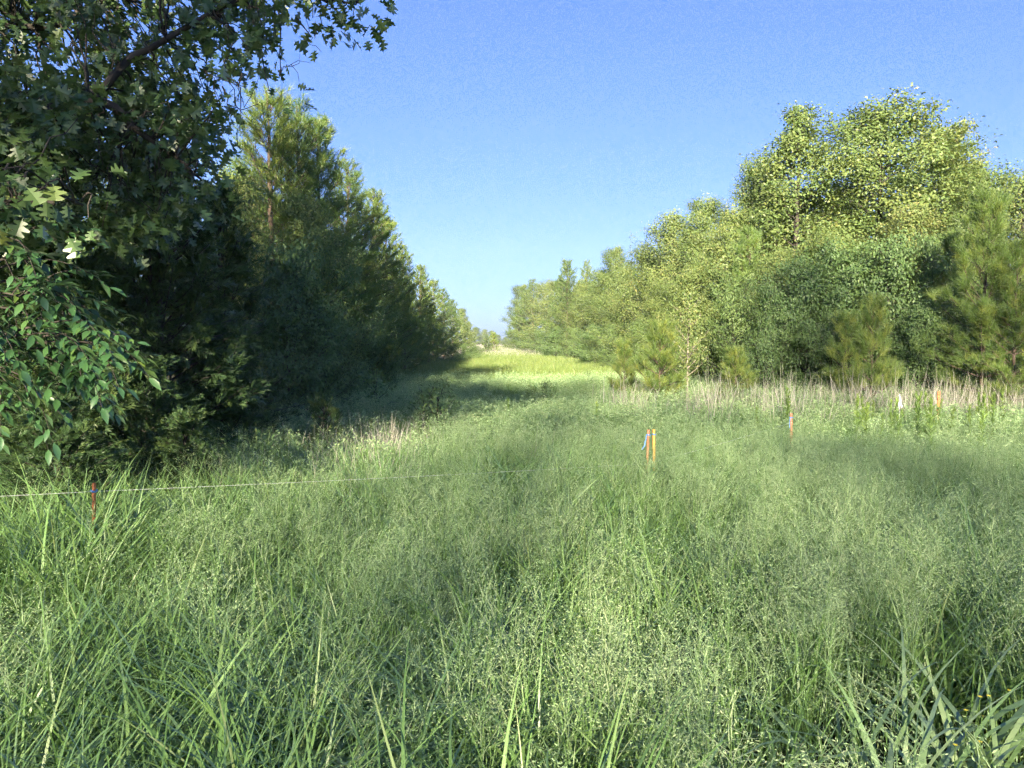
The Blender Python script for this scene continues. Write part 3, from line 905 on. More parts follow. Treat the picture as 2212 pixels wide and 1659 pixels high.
# ------------------------------------------------------------------ far trees, and the wood behind the camera that shades the meadow
GF = 'low far trees closing the view between the woods'
for px, py, d, kd, w, lb in [
        (1028, 704, 170, 'round_a', 1.4, 'leftmost far round tree past the end of the left wood'),
        (1046, 710, 200, 'round_b', 1.5, 'second far round tree from the left in the view gap'),
        (1062, 712, 210, 'round_a', 1.5, 'third far round tree from the left in the view gap'),
        (1077, 722, 240, 'round_b', 1.8, 'low far tree before the open sky of the gap'),
        (1092, 727, 280, 'round_a', 2.2, 'farthest low tree beside the end of the right wood')]:
    plant(kd, px, py, d, lb, GF, w)
plant('pine_young', 1066, 722, 82, 'small lone pine standing in the tan far field', None, 1.0)
plant('cedar_young', 1050, 728, 80, 'small dark cedar beside the lone pine in the tan field', None, 0.7)
GY = 'yellow green shrubs at the far end of the left wood foot'
for px, py, d, lb in [(975, 738, 46, 'largest yellow green shrub below the far end of the left wood'), (1005, 738, 52, 'middle yellow green shrub beside the tan field'),
                      (1028, 742, 56, 'right yellow green shrub beside the tan field')]:
    plant('bush_b', px, py, d, lb, GY, 1.5)
GBK = 'tall trees behind the viewer that shade the meadow'
for x, y, h, lb in [(-24, -54, 28, 'tall tree behind the viewer at the far left'), (-18.5, -56, 29, 'tall tree behind the viewer, second from the left'),
                    (-13, -55, 28, 'tall tree behind the viewer, third from the left'), (-7.5, -57, 29.5, 'tall tree behind the viewer near the middle'),
                    (-2, -55, 31, 'tall tree behind the viewer right of the middle'), (3.5, -57, 33.5, 'tall tree behind the viewer, second from the right'),
                    (9, -55, 33, 'tall tree behind the viewer at the far right')]:
    plant_xy('tall', x, y, h, lb, GBK, 1.0)
for x, y, h, kd, w, lb in [(-8.0, -8, 11, 'tall', 1.2, 'unseen tree added behind the viewer at the left to shade the oak'),
                           (-4.3, -9.5, 11.2, 'high', 1.5, 'unseen high crowned tree added behind the viewer to shade the oak limb')]:
    plant_xy(kd, x, y, h, lb, GBK, w)  # unseen trees added to shade the near oak and cedars

# ------------------------------------------------------------------ grass
def blade(acc, r, base, L, w, az, lean, curl, tint, seg=5, m=0, twist=0.0):
    t = np.linspace(0, 1, seg + 1)
    h = np.array([math.cos(az), math.sin(az), 0])
    ang = lean + curl * t ** 1.15
    dl = L / seg
    xy = np.concatenate([[0], np.cumsum(np.sin((ang[1:] + ang[:-1]) / 2) * dl)])
    zz = np.concatenate([[0], np.cumsum(np.cos((ang[1:] + ang[:-1]) / 2) * dl)])
    C = base + h[None] * xy[:, None] + np.array([0, 0, 1.0])[None] * zz[:, None]
    sa = az + math.pi / 2 + twist * t
    S = np.stack([np.cos(sa), np.sin(sa), np.zeros_like(t)], -1)
    W = w * 0.5 * np.minimum(1, (1 - t) * 1.9) ** 0.8 * (0.55 + 0.45 * np.minimum(1, t * 4))
    n = np.cross(S, np.gradient(C, axis=0))
    fold = norm(n) * (W * 0.35)[:, None]
    V = np.empty((2 * seg + 1, 3))
    V[0:2 * seg:2] = (C - S * W[:, None] + fold)[:-1]
    V[1:2 * seg:2] = (C + S * W[:, None] + fold)[:-1]
    V[2 * seg] = C[-1]
    F = []
    for k in range(seg - 1):
        a = 2 * k
        F += [(a, a + 1, a + 3), (a, a + 3, a + 2)]
    F.append((2 * seg - 2, 2 * seg - 1, 2 * seg))
    acc.add(V, F, np.clip(tint + 0.10 * np.concatenate([np.repeat(t[:-1], 2), [1]]), 0, 1), m)


def clump_blades(name, seed, n, rad, L, w, lean=(0.05, 0.35), curl=(0.3, 1.5), mat=None, seg=5, tint=(0.42, 0.16), dead=0.04):
    r = np.random.default_rng(seed)
    A = Acc()
    for k in range(n):
        a, q = r.uniform(0, 6.28), rad * math.sqrt(r.uniform(0, 1))
        t = r.normal(*tint)
        if r.random() < dead:
            t = 1.0
        blade(A, r, np.array([q * math.cos(a), q * math.sin(a), -0.02]), L * r.uniform(0.45, 1.1), w * r.uniform(0.6, 1.3), r.uniform(0, 6.28),
              r.uniform(*lean), r.uniform(*curl), float(np.clip(t, 0, 1)), seg, 0, r.normal(0, 0.6))
    return A.mesh(name, mat or M_GRASS)


SPK = (np.array([(0, 0, 0), (0.14, 0.45, 0), (0, 1, 0), (-0.14, 0.45, 0.02)], float), np.array([(0, 1, 2), (0, 2, 3)]))


def panicle(A, r, base, H, az, lean, nb=16, spk=8, size=0.0098, ph=0.34, stemw=0.0035, pw=1.0, sw=1.0):
    """a flowering stem: thin culm, whorled hair-thin branches, a pale spikelet at each end"""
    t = np.linspace(0, 1, 5)
    h = np.array([math.cos(az), math.sin(az), 0])
    S = base + h * (lean * H * t ** 1.8)[:, None] + np.array([0, 0, 1.0]) * (H * t)[:, None]
    A.tube(S, np.linspace(stemw, stemw * 0.35, 5) * 0.5, 3, 0.5, 0)
    for k in range(2):
        s = r.uniform(0.12, 0.5)
        blade(A, r, lerp_path(S, s), r.uniform(0.25, 0.42), r.uniform(0.005, 0.009), r.uniform(0, 6.28), 0.25, r.uniform(0.4, 1.5), r.uniform(0.3, 0.6), 4)
    P, D = [], []
    for b in range(nb):
        f = (b + r.uniform(0, 1)) / nb
        p0 = lerp_path(S, 1 - ph * (1 - f))
        a = r.uniform(0, 6.28)
        ln = (0.17 * (1 - f) ** 0.8 + 0.03) * r.uniform(0.7, 1.2) * pw
        el = r.uniform(0.15, 0.9)
        d = np.array([math.cos(a) * math.cos(el), math.sin(a) * math.cos(el), math.sin(el)])
        e = p0 + d * ln + np.array([0, 0, -0.15 * ln])
        sd = np.array([-math.sin(a), math.cos(a), 0]) * 0.0013
        A.add([p0 - sd, p0 + sd, e], [(0, 1, 2)], 0.6, 1)
        for q in range(spk):
            u = r.uniform(0.25, 1.0)
            P.append(p0 * (1 - u) + e * u + r.normal(0, 0.012, 3)); D.append(d * np.array([1, 1, 0.4]) + r.normal(0, 0.5, 3))
    P, D = np.array(P), np.array(D)
    n_ = len(P)
    ss = size * r.uniform(0.7, 1.3, n_)
    A.scatter(SPK, P, frames(D, r.normal(size=(n_, 3)) + np.array([0, 0, 0.8])), np.stack([ss * sw, ss, ss], -1), np.clip(r.normal(0.45, 0.18, n_), 0, 1), 1)


def clump_panicle(name, seed, ns, rad, H, nblade=16, bl=0.55, bw=1.0, **kw):
    r = np.random.default_rng(seed)
    A = Acc()
    for k in range(nblade):
        a, q = r.uniform(0, 6.28), rad * math.sqrt(r.uniform(0, 1))
        blade(A, r, np.array([q * math.cos(a), q * math.sin(a), -0.02]), bl * r.uniform(0.5, 1.15), bw * r.uniform(0.004, 0.009), r.uniform(0, 6.28),
              r.uniform(0.03, 0.3), r.uniform(0.1, 1.1), float(np.clip(r.normal(0.4, 0.15), 0, 1)), 4, 0, r.normal(0, 0.6))
    for k in range(ns):
        a, q = r.uniform(0, 6.28), rad * math.sqrt(r.uniform(0, 1))
        panicle(A, r, np.array([q * math.cos(a), q * math.sin(a), -0.02]), H * r.uniform(0.75, 1.1), r.uniform(0, 6.28), r.uniform(0, 0.22), **kw)
    return A.mesh(name, [M_GRASS, M_SEED])


def clump_dead(name, seed, n, rad, H):
    r = np.random.default_rng(seed)
    A = Acc()
    for k in range(n):
        a, q = r.uniform(0, 6.28), rad * math.sqrt(r.uniform(0, 1))
        blade(A, r, np.array([q * math.cos(a), q * math.sin(a), -0.02]), H * r.uniform(0.5, 1.1), r.uniform(0.005, 0.009), r.uniform(0, 6.28),
              abs(r.normal(0, 0.36)), r.uniform(-0.2, 0.7), float(np.clip(r.normal(0.5, 0.22), 0, 1)), 4, 0, r.normal(0, 0.5))
    return A.mesh(name, M_DEAD)


def library(name, meshes):
    c = bpy.data.collections.new(name)
    for i, me in enumerate(meshes):
        o = bpy.data.objects.new('%s_%02d' % (name, i), me)
        c.objects.link(o)
    return c


LIB_BLADE = library('blade_clump', [clump_blades('blade_clump', 100 + i, 46, 0.11, 0.86, 0.0100, seg=7, lean=(0.05, 0.42), curl=(0.6, 2.6), dead=0.005) for i in range(6)])
LIB_PAN = library('panicle_clump', [clump_panicle('panicle_clump', 120 + i, 4, 0.12, 0.80) for i in range(7)])
LIB_PANF = library('far_panicle_clump', [clump_panicle('far_panicle_clump', 140 + i, 6, 0.26, 0.62, nblade=62, bl=0.56, bw=1.6, nb=7, spk=3, size=0.030, stemw=0.006, sw=1.9) for i in range(4)])
LIB_FAR = library('far_blade_clump', [clump_blades('far_blade_clump', 160 + i, 80, 0.45, 0.54, 0.014, seg=4, curl=(0.1, 1.2), mat=M_GRASS) for i in range(4)])
LIB_SUNTINT = library('sunlit_tint_clump', [clump_blades('sunlit_tint_clump', 170 + i, 80, 0.45, 0.54, 0.016, seg=4, curl=(0.1, 1.2), mat=M_FARGRASS) for i in range(4)])  # far clumps in the grass colour with sunlight painted in
LIB_DEAD = library('dead_clump', [clump_dead('dead_clump', 180 + i, 15, 0.18, 1.05) for i in range(5)])


def scatter_object(name, lib, pts, scl, label, cat, tilt=0.10, seed=1, zs=None):
    r = np.random.default_rng(seed)
    n = len(pts)
    pts = np.asarray(pts)
    V = np.stack([pts[:, 0], pts[:, 1], gz(pts[:, 0], pts[:, 1])], -1)
    me = bpy.data.meshes.new(name)
    me.vertices.add(n)
    me.vertices.foreach_set('co', V.astype(np.float32).ravel())
    rot = np.stack([r.normal(0, tilt, n), r.normal(0, tilt, n), r.uniform(0, 6.28, n)], -1).astype(np.float32)
    s = np.stack([scl, scl, scl * (1 if zs is None else zs)], -1).astype(np.float32)
    a = me.attributes.new('rot', 'FLOAT_VECTOR', 'POINT'); a.data.foreach_set('vector', rot.ravel())
    a = me.attributes.new('scl', 'FLOAT_VECTOR', 'POINT'); a.data.foreach_set('vector', s.ravel())
    a = me.attributes.new('vi', 'INT', 'POINT'); a.data.foreach_set('value', r.integers(0, len(lib.objects), n).astype(np.int32))
    me.update()
    o = obj(name, me)
    tag(o, label, cat, kind='stuff')
    ng = bpy.data.node_groups.new(name + '_scatter', 'GeometryNodeTree')
    ng.interface.new_socket('Geometry', in_out='INPUT', socket_type='NodeSocketGeometry')
    ng.interface.new_socket('Geometry', in_out='OUTPUT', socket_type='NodeSocketGeometry')
    N, Lk = ng.nodes, ng.links
    gi, go = N.new('NodeGroupInput'), N.new('NodeGroupOutput')
    ci = N.new('GeometryNodeCollectionInfo')
    ci.inputs['Collection'].default_value = lib
    ci.inputs['Separate Children'].default_value = True
    ci.inputs['Reset Children'].default_value = True
    ip = N.new('GeometryNodeInstanceOnPoints')
    ip.inputs['Pick Instance'].default_value = True
    def attr(nm, ty):
        q = N.new('GeometryNodeInputNamedAttribute'); q.data_type = ty; q.inputs['Name'].default_value = nm
        return [x for x in q.outputs if x.name == 'Attribute' and x.enabled][0]
    Lk.new(gi.outputs[0], ip.inputs['Points'])
    Lk.new(ci.outputs[0], ip.inputs['Instance'])
    Lk.new(attr('vi', 'INT'), ip.inputs['Instance Index'])
    Lk.new(attr('rot', 'FLOAT_VECTOR'), ip.inputs['Rotation'])
    Lk.new(attr('scl', 'FLOAT_VECTOR'), ip.inputs['Scale'])
    Lk.new(ip.outputs[0], go.inputs[0])
    md = o.modifiers.new('scatter', 'NODES')
    md.node_group = ng
    return o


def vnoise(x, y, s, seed=0):
    """smooth value noise 0..1"""
    r = np.random.default_rng(900 + seed)
    tab = r.random((64, 64))
    x, y = np.asarray(x) / s + 100, np.asarray(y) / s + 100
    i, j = np.floor(x).astype(int), np.floor(y).astype(int)
    fx, fy = x - i, y - j
    fx, fy = fx * fx * (3 - 2 * fx), fy * fy * (3 - 2 * fy)
    g = lambda a, b: tab[a % 64, b % 64]
    return (g(i, j) * (1 - fx) + g(i + 1, j) * fx) * (1 - fy) + (g(i, j + 1) * (1 - fx) + g(i + 1, j + 1) * fx) * fy


def pts_in(x0, x1, y0, y1, dens, seed):
    r = np.random.default_rng(seed)
    n = int((x1 - x0) * (y1 - y0) * dens)
    x, y = r.uniform(x0, x1, n), r.uniform(y0, y1, n)
    return x, y, r.random(n), r


def left_edge(y):
    return -4.6 + 0 * y


def right_edge(x, y):
    """True where the meadow is open on the right"""
    ex = np.interp(y, [0, 15.5, 17.5, 22, 40, 70, 100, 130], [20, 20, 6.6, 6.2, 6.0, 4.9, 1.8, 60])
    return x < ex


def view(x, y, margin=2.5):
    return (np.abs(x) < 0.68 * y + margin)


def dead_right(x, y):
    return np.exp(-((y - (14.6 + 0.05 * x)) / 1.7) ** 2) * np.clip((x - 1.4) / 2, 0, 1)


def dead_left(x, y):
    return np.exp(-((x + 1.75) / 1.05) ** 2 - ((y - 9.8) / 2.4) ** 2)


def meadow():
    # near arching blades
    x, y, u, r = pts_in(-5, 8, 0.9, 9, 75, 1)
    wide_corner = np.exp(-((x - 1.4) / 0.75) ** 2 - ((y - 2.15) / 0.8) ** 2)
    pan = np.clip(0.15 + 0.85 * np.clip((x + 1.6) / 2.2 + (y - 2.5) * 0.12, 0, 1), 0, 1) * (0.55 + 0.9 * vnoise(x, y, 1.1, 2))
    dl = dead_left(x, y)
    ok = view(x, y) & (x > left_edge(y)) & (x ** 2 + y ** 2 > 1.1)
    b = ok & (u < np.clip(1.15 - 0.8 * pan - 0.5 * dl, 0.25, 1) - 0.6 * wide_corner)
    scatter_object('tall_grass', LIB_BLADE, np.stack([x[b], y[b]], -1), r.uniform(0.65, 1.1, b.sum()) * (0.82 + 0.35 * vnoise(x[b], y[b], 1.3, 3)) * (1 - 0.45 * wide_corner[b]),
                   'dense arching green grass blades filling the near foreground', 'grass', 0.12, 11)
    x, y, u, r = pts_in(-4.6, 9, 1.2, 9.5, 42, 2)
    pan = np.clip(0.10 + 0.90 * np.clip((x + 1.9) / 2.4 + (y - 2.5) * 0.10, 0, 1), 0, 1) * np.clip(2.2 * vnoise(x, y, 0.8, 2) - 0.25, 0, 1.2)
    wide_corner = np.exp(-((x - 1.4) / 0.75) ** 2 - ((y - 2.15) / 0.8) ** 2)
    ok = view(x, y) & (x > left_edge(y)) & (x ** 2 + y ** 2 > 1.9)
    b = ok & (u < 0.8 * pan * np.clip((10.0 - y) / 2.0, 0, 1) - 1.1 * wide_corner - 0.7 * dead_left(x, y))
    scatter_object('seeding_grass', LIB_PAN, np.stack([x[b], y[b]], -1), r.uniform(0.75, 1.12, b.sum()),
                   'pale green open seed heads of grass across the middle meadow', 'grass', 0.08, 12)
    gx, gy = r.normal(-2.45, 0.28, 26), r.uniform(3.7, 4.55, 26)
    scatter_object('tall_grass', LIB_BLADE, np.stack([gx, gy], -1), r.uniform(1.05, 1.3, 26), 'tuft of green grass before the first stake at the left', 'grass', 0.08, 19)
    cx, cy = [], []
    for sx, sy in ((1.27, 7.3), (3.43, 9.5), (-0.3, 6.2), (0.4, 6.6)):
        cx.append(sx + r.normal(0, 0.30, 10)); cy.append(sy - r.uniform(0.15, 0.9, 10))
    cx, cy = np.concatenate(cx), np.concatenate(cy)
    scatter_object('seeding_grass', LIB_PAN, np.stack([cx, cy], -1), r.uniform(0.85, 0.98, len(cx)), 'seeding grass standing before the stakes in the meadow', 'grass', 0.07, 20)
    scatter_object('tall_grass', LIB_BLADE, np.stack([cx[:20], cy[:20]], -1), r.uniform(0.9, 1.05, 20), 'green grass blades standing before the orange stakes', 'grass', 0.07, 21)
    # middle distance
    x, y, u, r = pts_in(-5, 15, 8.0, 26, 17, 3)
    ok = view(x, y) & (x > left_edge(y)) & right_edge(x, y)
    dd = dead_right(x, y) + dead_left(x, y)
    b = ok & (u < np.clip((y - 7.5) / 2.5, 0.15, 1) * (0.9 - 0.75 * dd))
    scatter_object('seeding_grass', LIB_PANF, np.stack([x[b], y[b]], -1), r.uniform(0.8, 1.1, b.sum()) * (0.8 + 0.35 * vnoise(x[b], y[b], 2.0, 5)),
                   'soft seeding grass of the middle distance between the woods', 'grass', 0.06, 13)
    x, y, u, r = pts_in(-5, 15, 7.5, 30, 7, 4)
    ok = view(x, y) & (x > left_edge(y)) & right_edge(x, y)
    b = ok & (u < 0.95 - 0.6 * (dead_right(x, y) + dead_left(x, y)))
    scatter_object('tall_grass', LIB_FAR, np.stack([x[b], y[b]], -1), r.uniform(0.75, 1.1, b.sum()) * (0.8 + 0.35 * vnoise(x[b], y[b], 2.4, 6)),
                   'green grass blades of the middle distance between the woods', 'grass', 0.05, 14)
    # far meadow
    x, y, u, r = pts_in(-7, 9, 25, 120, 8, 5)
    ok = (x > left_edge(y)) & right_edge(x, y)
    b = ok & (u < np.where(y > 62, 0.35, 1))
    scatter_object('meadow_grass', LIB_SUNTINT, np.stack([x[b], y[b]], -1), r.uniform(0.85, 1.3, b.sum()),
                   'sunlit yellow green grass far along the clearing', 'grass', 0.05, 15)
    # dead stands
    x, y, u, r = pts_in(-4.5, 15, 6, 19, 26, 6)
    ok = view(x, y) & (x > left_edge(y)) & right_edge(x, y + 0.0)
    dr = dead_right(x, y)
    b = ok & (u < 0.85 * dr * np.clip(2.6 * vnoise(x, y, 1.0, 8) - 0.5, 0.05, 1))
    scatter_object('dead_grass', LIB_DEAD, np.stack([x[b], y[b]], -1), r.uniform(0.7, 1.25, b.sum()),
                   'tall bleached dead grass before the right wood', 'grass', 0.1, 16)
    b = ok & (u < 0.75 * dead_left(x, y) * (0.4 + vnoise(x, y, 0.8, 9)))
    scatter_object('dead_grass', LIB_DEAD, np.stack([x[b], y[b]], -1), r.uniform(0.5, 0.85, b.sum()),
                   'patch of greyish dead grass before the left wood', 'grass', 0.12, 17)
    x, y, u, r = pts_in(-7, 12, 62, 150, 4, 7)
    ok = (x > -7) & (right_edge(x, y) | (y > 100))
    b = ok & (u < np.clip((y - 62) / 18, 0, 1))
    scatter_object('dead_grass', LIB_DEAD, np.stack([x[b], y[b]], -1), r.uniform(1.0, 1.3, b.sum()) * 1.3,
                   'tan dry grass of the far field between the woods', 'grass', 0.1, 18, zs=0.5)


meadow()

# ------------------------------------------------------------------ leafy weeds, seedlings, wide bladed clumps, flowers
def weed_mesh(name, seed, H):
    r = np.random.default_rng(seed)
    S, L = Acc(), Acc()
    P = np.stack([np.cumsum(r.normal(0, 0.008, 9)), np.cumsum(r.normal(0, 0.008, 9)), np.linspace(-0.02, H, 9)], -1)
    S.tube(P, np.linspace(0.005, 0.002, 9), 5)
    n = 90
    s = r.uniform(0.25, 1.0, n) ** 0.7
    az = np.arange(n) * 2.399
    pos = np.array([lerp_path(P, q) for q in s])
    el = 0.35 + 0.75 * s + r.normal(0, 0.15, n)
    d = np.stack([np.cos(az) * np.cos(el), np.sin(az) * np.cos(el), np.sin(el)], -1)
    ln = 0.115 * (1.1 - 0.55 * s) * r.uniform(0.7, 1.2, n)
    L.scatter(LEAF6, pos, frames(d, np.tile(np.array([0, 0, 1.0]), (n, 1)) + r.normal(0, 0.2, (n, 3))), np.stack([ln * 0.34, ln, ln], -1), np.clip(0.3 + 0.35 * s + r.normal(0, 0.12, n), 0, 1))
    return S.mesh(name + '_stalk', M_WEED, True), L.mesh(name + '_leaves', M_WEED)


WEED = [weed_mesh('weed', 300 + i, 0.95) for i in range(3)]
wr = np.random.default_rng(77)


def weed(px, py, d, label, group=None, wide=1.0, k=0):
    p = at(px, py, d)
    g = float(gz(p[0], d))
    h = (p[2] - g) / 0.98
    e = empty('weed_plant', (p[0], d, g), wr.uniform(0, 6.28), (wide, wide, h))
    tag(e, label, 'weed', group)
    obj('stalk', WEED[k % 3][0], e); obj('leaves', WEED[k % 3][1], e)


weed(1706, 838, 12.2, 'bright yellow green weed standing alone before the bleached grass', None, 1.5, 0)
weed(1700, 846, 12.3, 'second stalk of the bright weed before the bleached grass', None, 1.4, 1)
GW = 'leafy weeds at the right of the meadow'
for i in range(40):
    weed(wr.uniform(1840, 2212), wr.uniform(845, 900), wr.uniform(8.5, 13.0), 'leafy green weed in the thicket of weeds at the right of the meadow', GW, wr.uniform(0.9, 1.3), i)
for i, (px, py, d, lb) in enumerate([(1285, 868, 12.5, 'leafy weed in the sunlit patch in the middle of the meadow'), (1090, 858, 13, 'leafy weed left of the sunlit meadow patch'),
                                     (2165, 838, 12, 'tall weed with pointed tip near the right edge'), (1640, 880, 11.5, 'weed between the stake pair and the bright weed')]):
    weed(px, py, d, lb, None, 1.2, i)

KIND['seedling'] = broadleaf('seedling', 29, 1.0, 0.40, dome, 9, per=4, leaf=0.085, tw=2, t0=0.35, mat=M_SHADE, spread=0.06, tint=0.6, trunk_r=0.008, aspect=0.8, fill=0.7)
NAMES['seedling'] = 'tree_seedling'
for px, py, d, w, lb in [(812, 785, 14.0, 1.3, 'flat topped dark seedling before the left wood'), (945, 812, 12.0, 1.2, 'dark leafy seedling in the middle of the grass'),
                         (915, 822, 12.5, 1.0, 'small dark seedling left of the leafy one in the grass'), (1180, 812, 17, 1.1, 'dark seedling at the edge of the sunlit far grass'),
                         (1150, 822, 17.5, 1.0, 'low dark seedling left of the sunlit far grass edge'), (1270, 793, 24, 0.8, 'dark seedling standing in the sunlit far grass')]:
    plant('seedling', px, py, d, lb, None, w, cat='seedling')


def wide_mesh(seed):
    r = np.random.default_rng(seed)
    A = Acc()
    for k in range(20):
        a, q = r.uniform(0, 6.28), 0.07 * math.sqrt(r.uniform(0, 1))
        blade(A, r, np.array([q * math.cos(a), q * math.sin(a), -0.02]), 0.66 * r.uniform(0.55, 1.15), 0.0165 * r.uniform(0.6, 1.25), r.uniform(0, 6.28),
              r.uniform(0.1, 0.5), r.uniform(0.9, 2.8), float(np.clip(r.normal(0.55, 0.2), 0, 1)), 9, 0, r.normal(0, 0.7))
    return A.mesh('wide_blades', M_WIDE, True)


WIDE = [wide_mesh(400 + i) for i in range(5)]
for i, (px, py, d, lb) in enumerate([
        (1850, 1580, 2.5, 'wide bladed grass clump at the left of the lower right group'), (1930, 1560, 2.6, 'wide bladed grass clump with two broad upright blades'),
        (2010, 1590, 2.45, 'wide bladed grass clump in the middle of the lower right group'), (2080, 1540, 2.7, 'wide bladed grass clump behind the small yellow flowers'),
        (2150, 1600, 2.5, 'wide bladed grass clump at the lower right corner'), (1760, 1620, 2.35, 'wide bladed grass clump low at the right of the bottom edge'),
        (1900, 1650, 2.2, 'wide bladed grass clump nearest the bottom right edge'), (2180, 1440, 3.1, 'wide bladed grass clump at the right edge above the corner'),
        (2060, 1440, 3.1, 'wide bladed grass clump behind the lower right group'), (1960, 1660, 2.2, 'low wide bladed clump at the bottom edge by the corner')]):
    p = at(px, py, d)
    o = obj('wide_grass_clump', WIDE[i % 5], None, (p[0], d, float(gz(p[0], d))))
    o.rotation_euler = (0, 0, wr.uniform(0, 6.28)); s_ = wr.uniform(0.95, 1.35); o.scale = (s_, s_, s_)
    tag(o, lb, 'grass clump', 'wide bladed grass clumps at the lower right')


def flower_mesh(seed):
    r = np.random.default_rng(seed)
    S, Fl = Acc(), Acc()
    P = np.stack([np.linspace(0, r.normal(0, 0.05), 5), np.linspace(0, r.normal(0, 0.05), 5), np.linspace(0, 0.5, 5)], -1)
    S.tube(P, 0.0013, 4)
    n = 6
    az = np.arange(n) / n * 6.28
    d = np.stack([np.cos(az), np.sin(az), np.full(n, 0.3)], -1)
    Fl.scatter(LEAF6, np.tile(P[-1], (n, 1)), frames(d, np.tile(np.array([0, 0, 1.0]), (n, 1))), np.tile(np.array([0.012, 0.009, 0.009]), (n, 1)), np.full(n, 0.5))
    return S.mesh('flower_stem', M_WEED), Fl.mesh('flower_petals', M_YELLOW)


FLW = [flower_mesh(500 + i) for i in range(3)]
for i, (px, py, d) in enumerate([(2108, 1490, 2.6), (2090, 1520, 2.55), (2140, 1505, 2.6), (2112, 1585, 2.45), (2170, 1560, 2.5), (2060, 1610, 2.4), (2185, 1480, 2.8)]):
    p = at(px, py, d); g = float(gz(p[0], d))
    e = empty('yellow_flower', (p[0], d, g), wr.uniform(0, 6), (1, 1, (p[2] - g) / 0.5))
    tag(e, 'tiny yellow wildflower on a thin stem at the lower right corner', 'flower', 'tiny yellow flowers at the lower right')
    obj('stem', FLW[i % 3][0], e)
    c = obj('petals', FLW[i % 3][1], e)

# ------------------------------------------------------------------ survey stakes, tape, string
def lath(acc, base, top, w, t, az):
    """a flat stake with a pointed foot and bevelled head"""
    base, top = np.array(base, float), np.array(top, float)
    ax = norm(top - base)
    s = np.array([math.cos(az), math.sin(az), 0.0]); s = norm(s - ax * (s @ ax))
    n = np.cross(ax, s)
    b = min(w, t) * 0.12
    prof = [(-w / 2 + b, -t / 2), (w / 2 - b, -t / 2), (w / 2, -t / 2 + b), (w / 2, t / 2 - b), (w / 2 - b, t / 2), (-w / 2 + b, t / 2), (-w / 2, t / 2 - b), (-w / 2, -t / 2 + b)]
    L = np.linalg.norm(top - base)
    V, F = [], []
    for z, k in ((0, 0.1), (0.12, 1), (L - 0.006, 1), (L, 0.82)):
        for a, c in prof:
            V.append(base + ax * z + s * a * k + n * c * k)
    for q in range(3):
        for j in range(8):
            a, c = q * 8 + j, q * 8 + (j + 1) % 8
            F += [(a, c, c + 8), (a, c + 8, a + 8)]
    for j in range(1, 7):
        F += [(24, 24 + j, 25 + j), (0, j + 1, j)]
    acc.add(V, F, 0.5)


def ribbon(acc, pts, w, nrm, r):
    pts = np.array(pts, float)
    t = np.linspace(0, len(pts) - 1, 12)
    C = np.array([[np.interp(q, range(len(pts)), pts[:, c]) for c in range(3)] for q in t])
    C[1:] += r.normal(0, 0.004, (11, 3))
    tan = norm(np.gradient(C, axis=0))
    sd = norm(np.cross(tan, np.array(nrm, float)[None] + 0.4 * np.sin(np.linspace(0, 5, 12))[:, None] * np.array([1, 0.3, 0]))) * w / 2
    V = np.empty((24, 3)); V[0::2] = C - sd; V[1::2] = C + sd
    F = []
    for k in range(11):
        a = 2 * k
        F += [(a, a + 1, a + 3), (a, a + 3, a + 2)]
    acc.add(V, F, 0.5)


sr = np.random.default_rng(55)


def part(parent, name, fill, mat):
    A = Acc(); fill(A)
    o = obj(name, A.mesh(name, mat), parent)
    o.location = -np.array(parent.location)
    return o


def stake(px, py, d, label, lean=(0, 0), body=M_ORANGE, tape=M_BLUE, tapes=2, w=0.038, az=0.15, tape2=None):
    top = at(px, py, d); g = float(gz(top[0], d))
    foot = np.array([top[0] - lean[0], d - lean[1], g - 0.2])
    e = empty('survey_stake', (foot[0], foot[1], g))
    tag(e, label, 'stake')
    ax = norm(top - foot)
    L = np.linalg.norm(top - foot)
    part(e, 'shaft', lambda A: lath(A, foot, foot + ax * (L * 0.62), w * 0.98, 0.018, az), M_WOOD)
    part(e, 'painted_top', lambda A: lath(A, foot + ax * L * 0.5, top, w, 0.02, az), body)
    kn = top - ax * 0.05
    def tp(A):
        for q in range(tapes):
            sg = -1 if q % 2 == 0 else 1
            ribbon(A, [kn + np.array([sg * 0.02, -0.015, 0]), kn + np.array([sg * 0.03, -0.03, -0.03]), kn + np.array([sg * sr.uniform(0.02, 0.05), -0.05, -0.09]),
                       kn + np.array([sg * sr.uniform(0.015, 0.08), -0.05, -0.14])], 0.012, (0, -1, 0.2), sr)
        th = np.linspace(0, 6.28, 9)
        A.tube(np.stack([kn[0] + (w / 2 + 0.006) * np.cos(th), kn[1] + 0.018 * np.sin(th), kn[2] + 0.004 * np.sin(th * 2)], -1), 0.007, 5)
    part(e, 'tape', tp, tape)
    return top, kn


t0, k0 = stake(203, 1043, 4.7, 'orange survey stake with blue tape in the dark at the left, string tied on', (0.03, 0), M_ORANGE, M_BLUE, 0, 0.018)
t1, k1 = stake(1401, 928, 7.3, 'left stake of the orange pair in the middle of the meadow', (0.03, 0), M_PINK, M_BLUE, 1, 0.022, 0.5)
t1b, _ = stake(1412, 927, 7.35, 'right stake of the orange pair in the middle of the meadow', (-0.02, 0), plain_mat('yellow_orange_paint', (0.68, 0.36, 0.07), 0.7, 0.35, 60), M_BLUE, 0, 0.024, 0.1)
t2, k2 = stake(1709, 893, 9.5, 'orange stake with pale blue tape left of the bright weed foot', (-0.03, 0), M_PINK, M_BLUE, 1, 0.028)
t3, k3 = stake(2028, 845, 13.0, 'tall orange stake at the right before the dead grass', (0.0, 0), M_ORANGE, M_ORANGE, 1, 0.045)


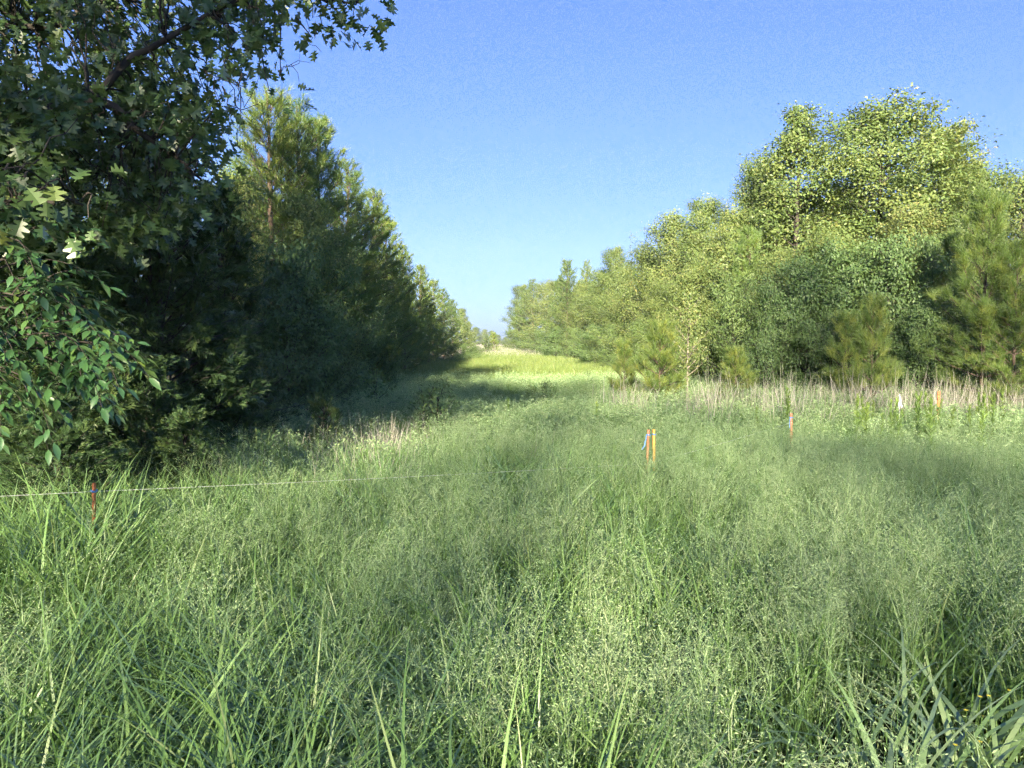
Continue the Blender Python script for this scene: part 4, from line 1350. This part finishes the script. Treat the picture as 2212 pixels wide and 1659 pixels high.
def white_marker():
    p = at(1944, 852, 12.6); g = float(gz(p[0], 12.6))
    e = empty('marker_flag', (p[0], 12.6, g))
    tag(e, 'white marker flag on a thin rod before the bleached grass', 'flag')
    part(e, 'rod', lambda A: A.tube(np.array([[p[0], 12.6, g - 0.15], [p[0], 12.6, p[2]]]), 0.004, 6), M_WHITE)
    part(e, 'ribbon', lambda A: [ribbon(A, [p, p + np.array([q, -0.01, -0.12]), p + np.array([q * 1.8, -0.02, -0.22])], 0.022, (0, -1, 0.1), sr) for q in (-0.012, 0.014)], M_WHITE)


white_marker()


def string_line(a, b, label, sag=0.02):
    a, b = np.array(a), np.array(b)
    t = np.linspace(0, 1, 24)[:, None]
    P = a * (1 - t) + b * t + np.array([0, 0, -1.0]) * sag * 4 * t * (1 - t)
    A = Acc(); A.tube(P, 0.0010, 5)
    o = obj('string_line', A.mesh('string_line', M_STRING, True))
    tag(o, label, 'string', 'string stretched between the survey stakes')


string_line(at(-420, 1088, 3.9), k0 + np.array([0, -0.02, 0.0]), 'short white string from the left edge to the first stake', 0.005)
string_line(k0 + np.array([0, -0.02, 0.0]), k1 + np.array([0, -0.02, -0.27]), 'white string stretched from the first stake over the grass', 0.01)
string_line(k1 + np.array([0, -0.02, -0.27]), k2 + np.array([0, -0.02, -0.06]), 'thin string from the orange stake pair to the taped stake', 0.01)

# ------------------------------------------------------------------ the thin summer haze
def haze():
    x0, x1, y0, y1, z0, z1 = -150.0, 150.0, -120.0, 310.0, -1.6, 38.0
    V = [(x, y, z) for x in (x0, x1) for y in (y0, y1) for z in (z0, z1)]
    F = [(0, 1, 3, 2), (4, 6, 7, 5), (0, 4, 5, 1), (2, 3, 7, 6), (0, 2, 6, 4), (1, 5, 7, 3)]
    m, n, l = new_mat('haze_air')
    out = n.new('ShaderNodeOutputMaterial')
    v = n.new('ShaderNodeVolumePrincipled')
    v.inputs["Color"].default_value = (0.84, 0.92, 1.0, 1)
    v.inputs['Density'].default_value = HAZE
    v.inputs['Anisotropy'].default_value = 0.0
    l.new(v.outputs[0], out.inputs['Volume'])
    o = obj('haze', mesh_np('haze', V, F, None, m))
    tag(o, 'thin summer haze over the meadow and woods', 'haze', kind='stuff')


HAZE = 0.00045
haze()
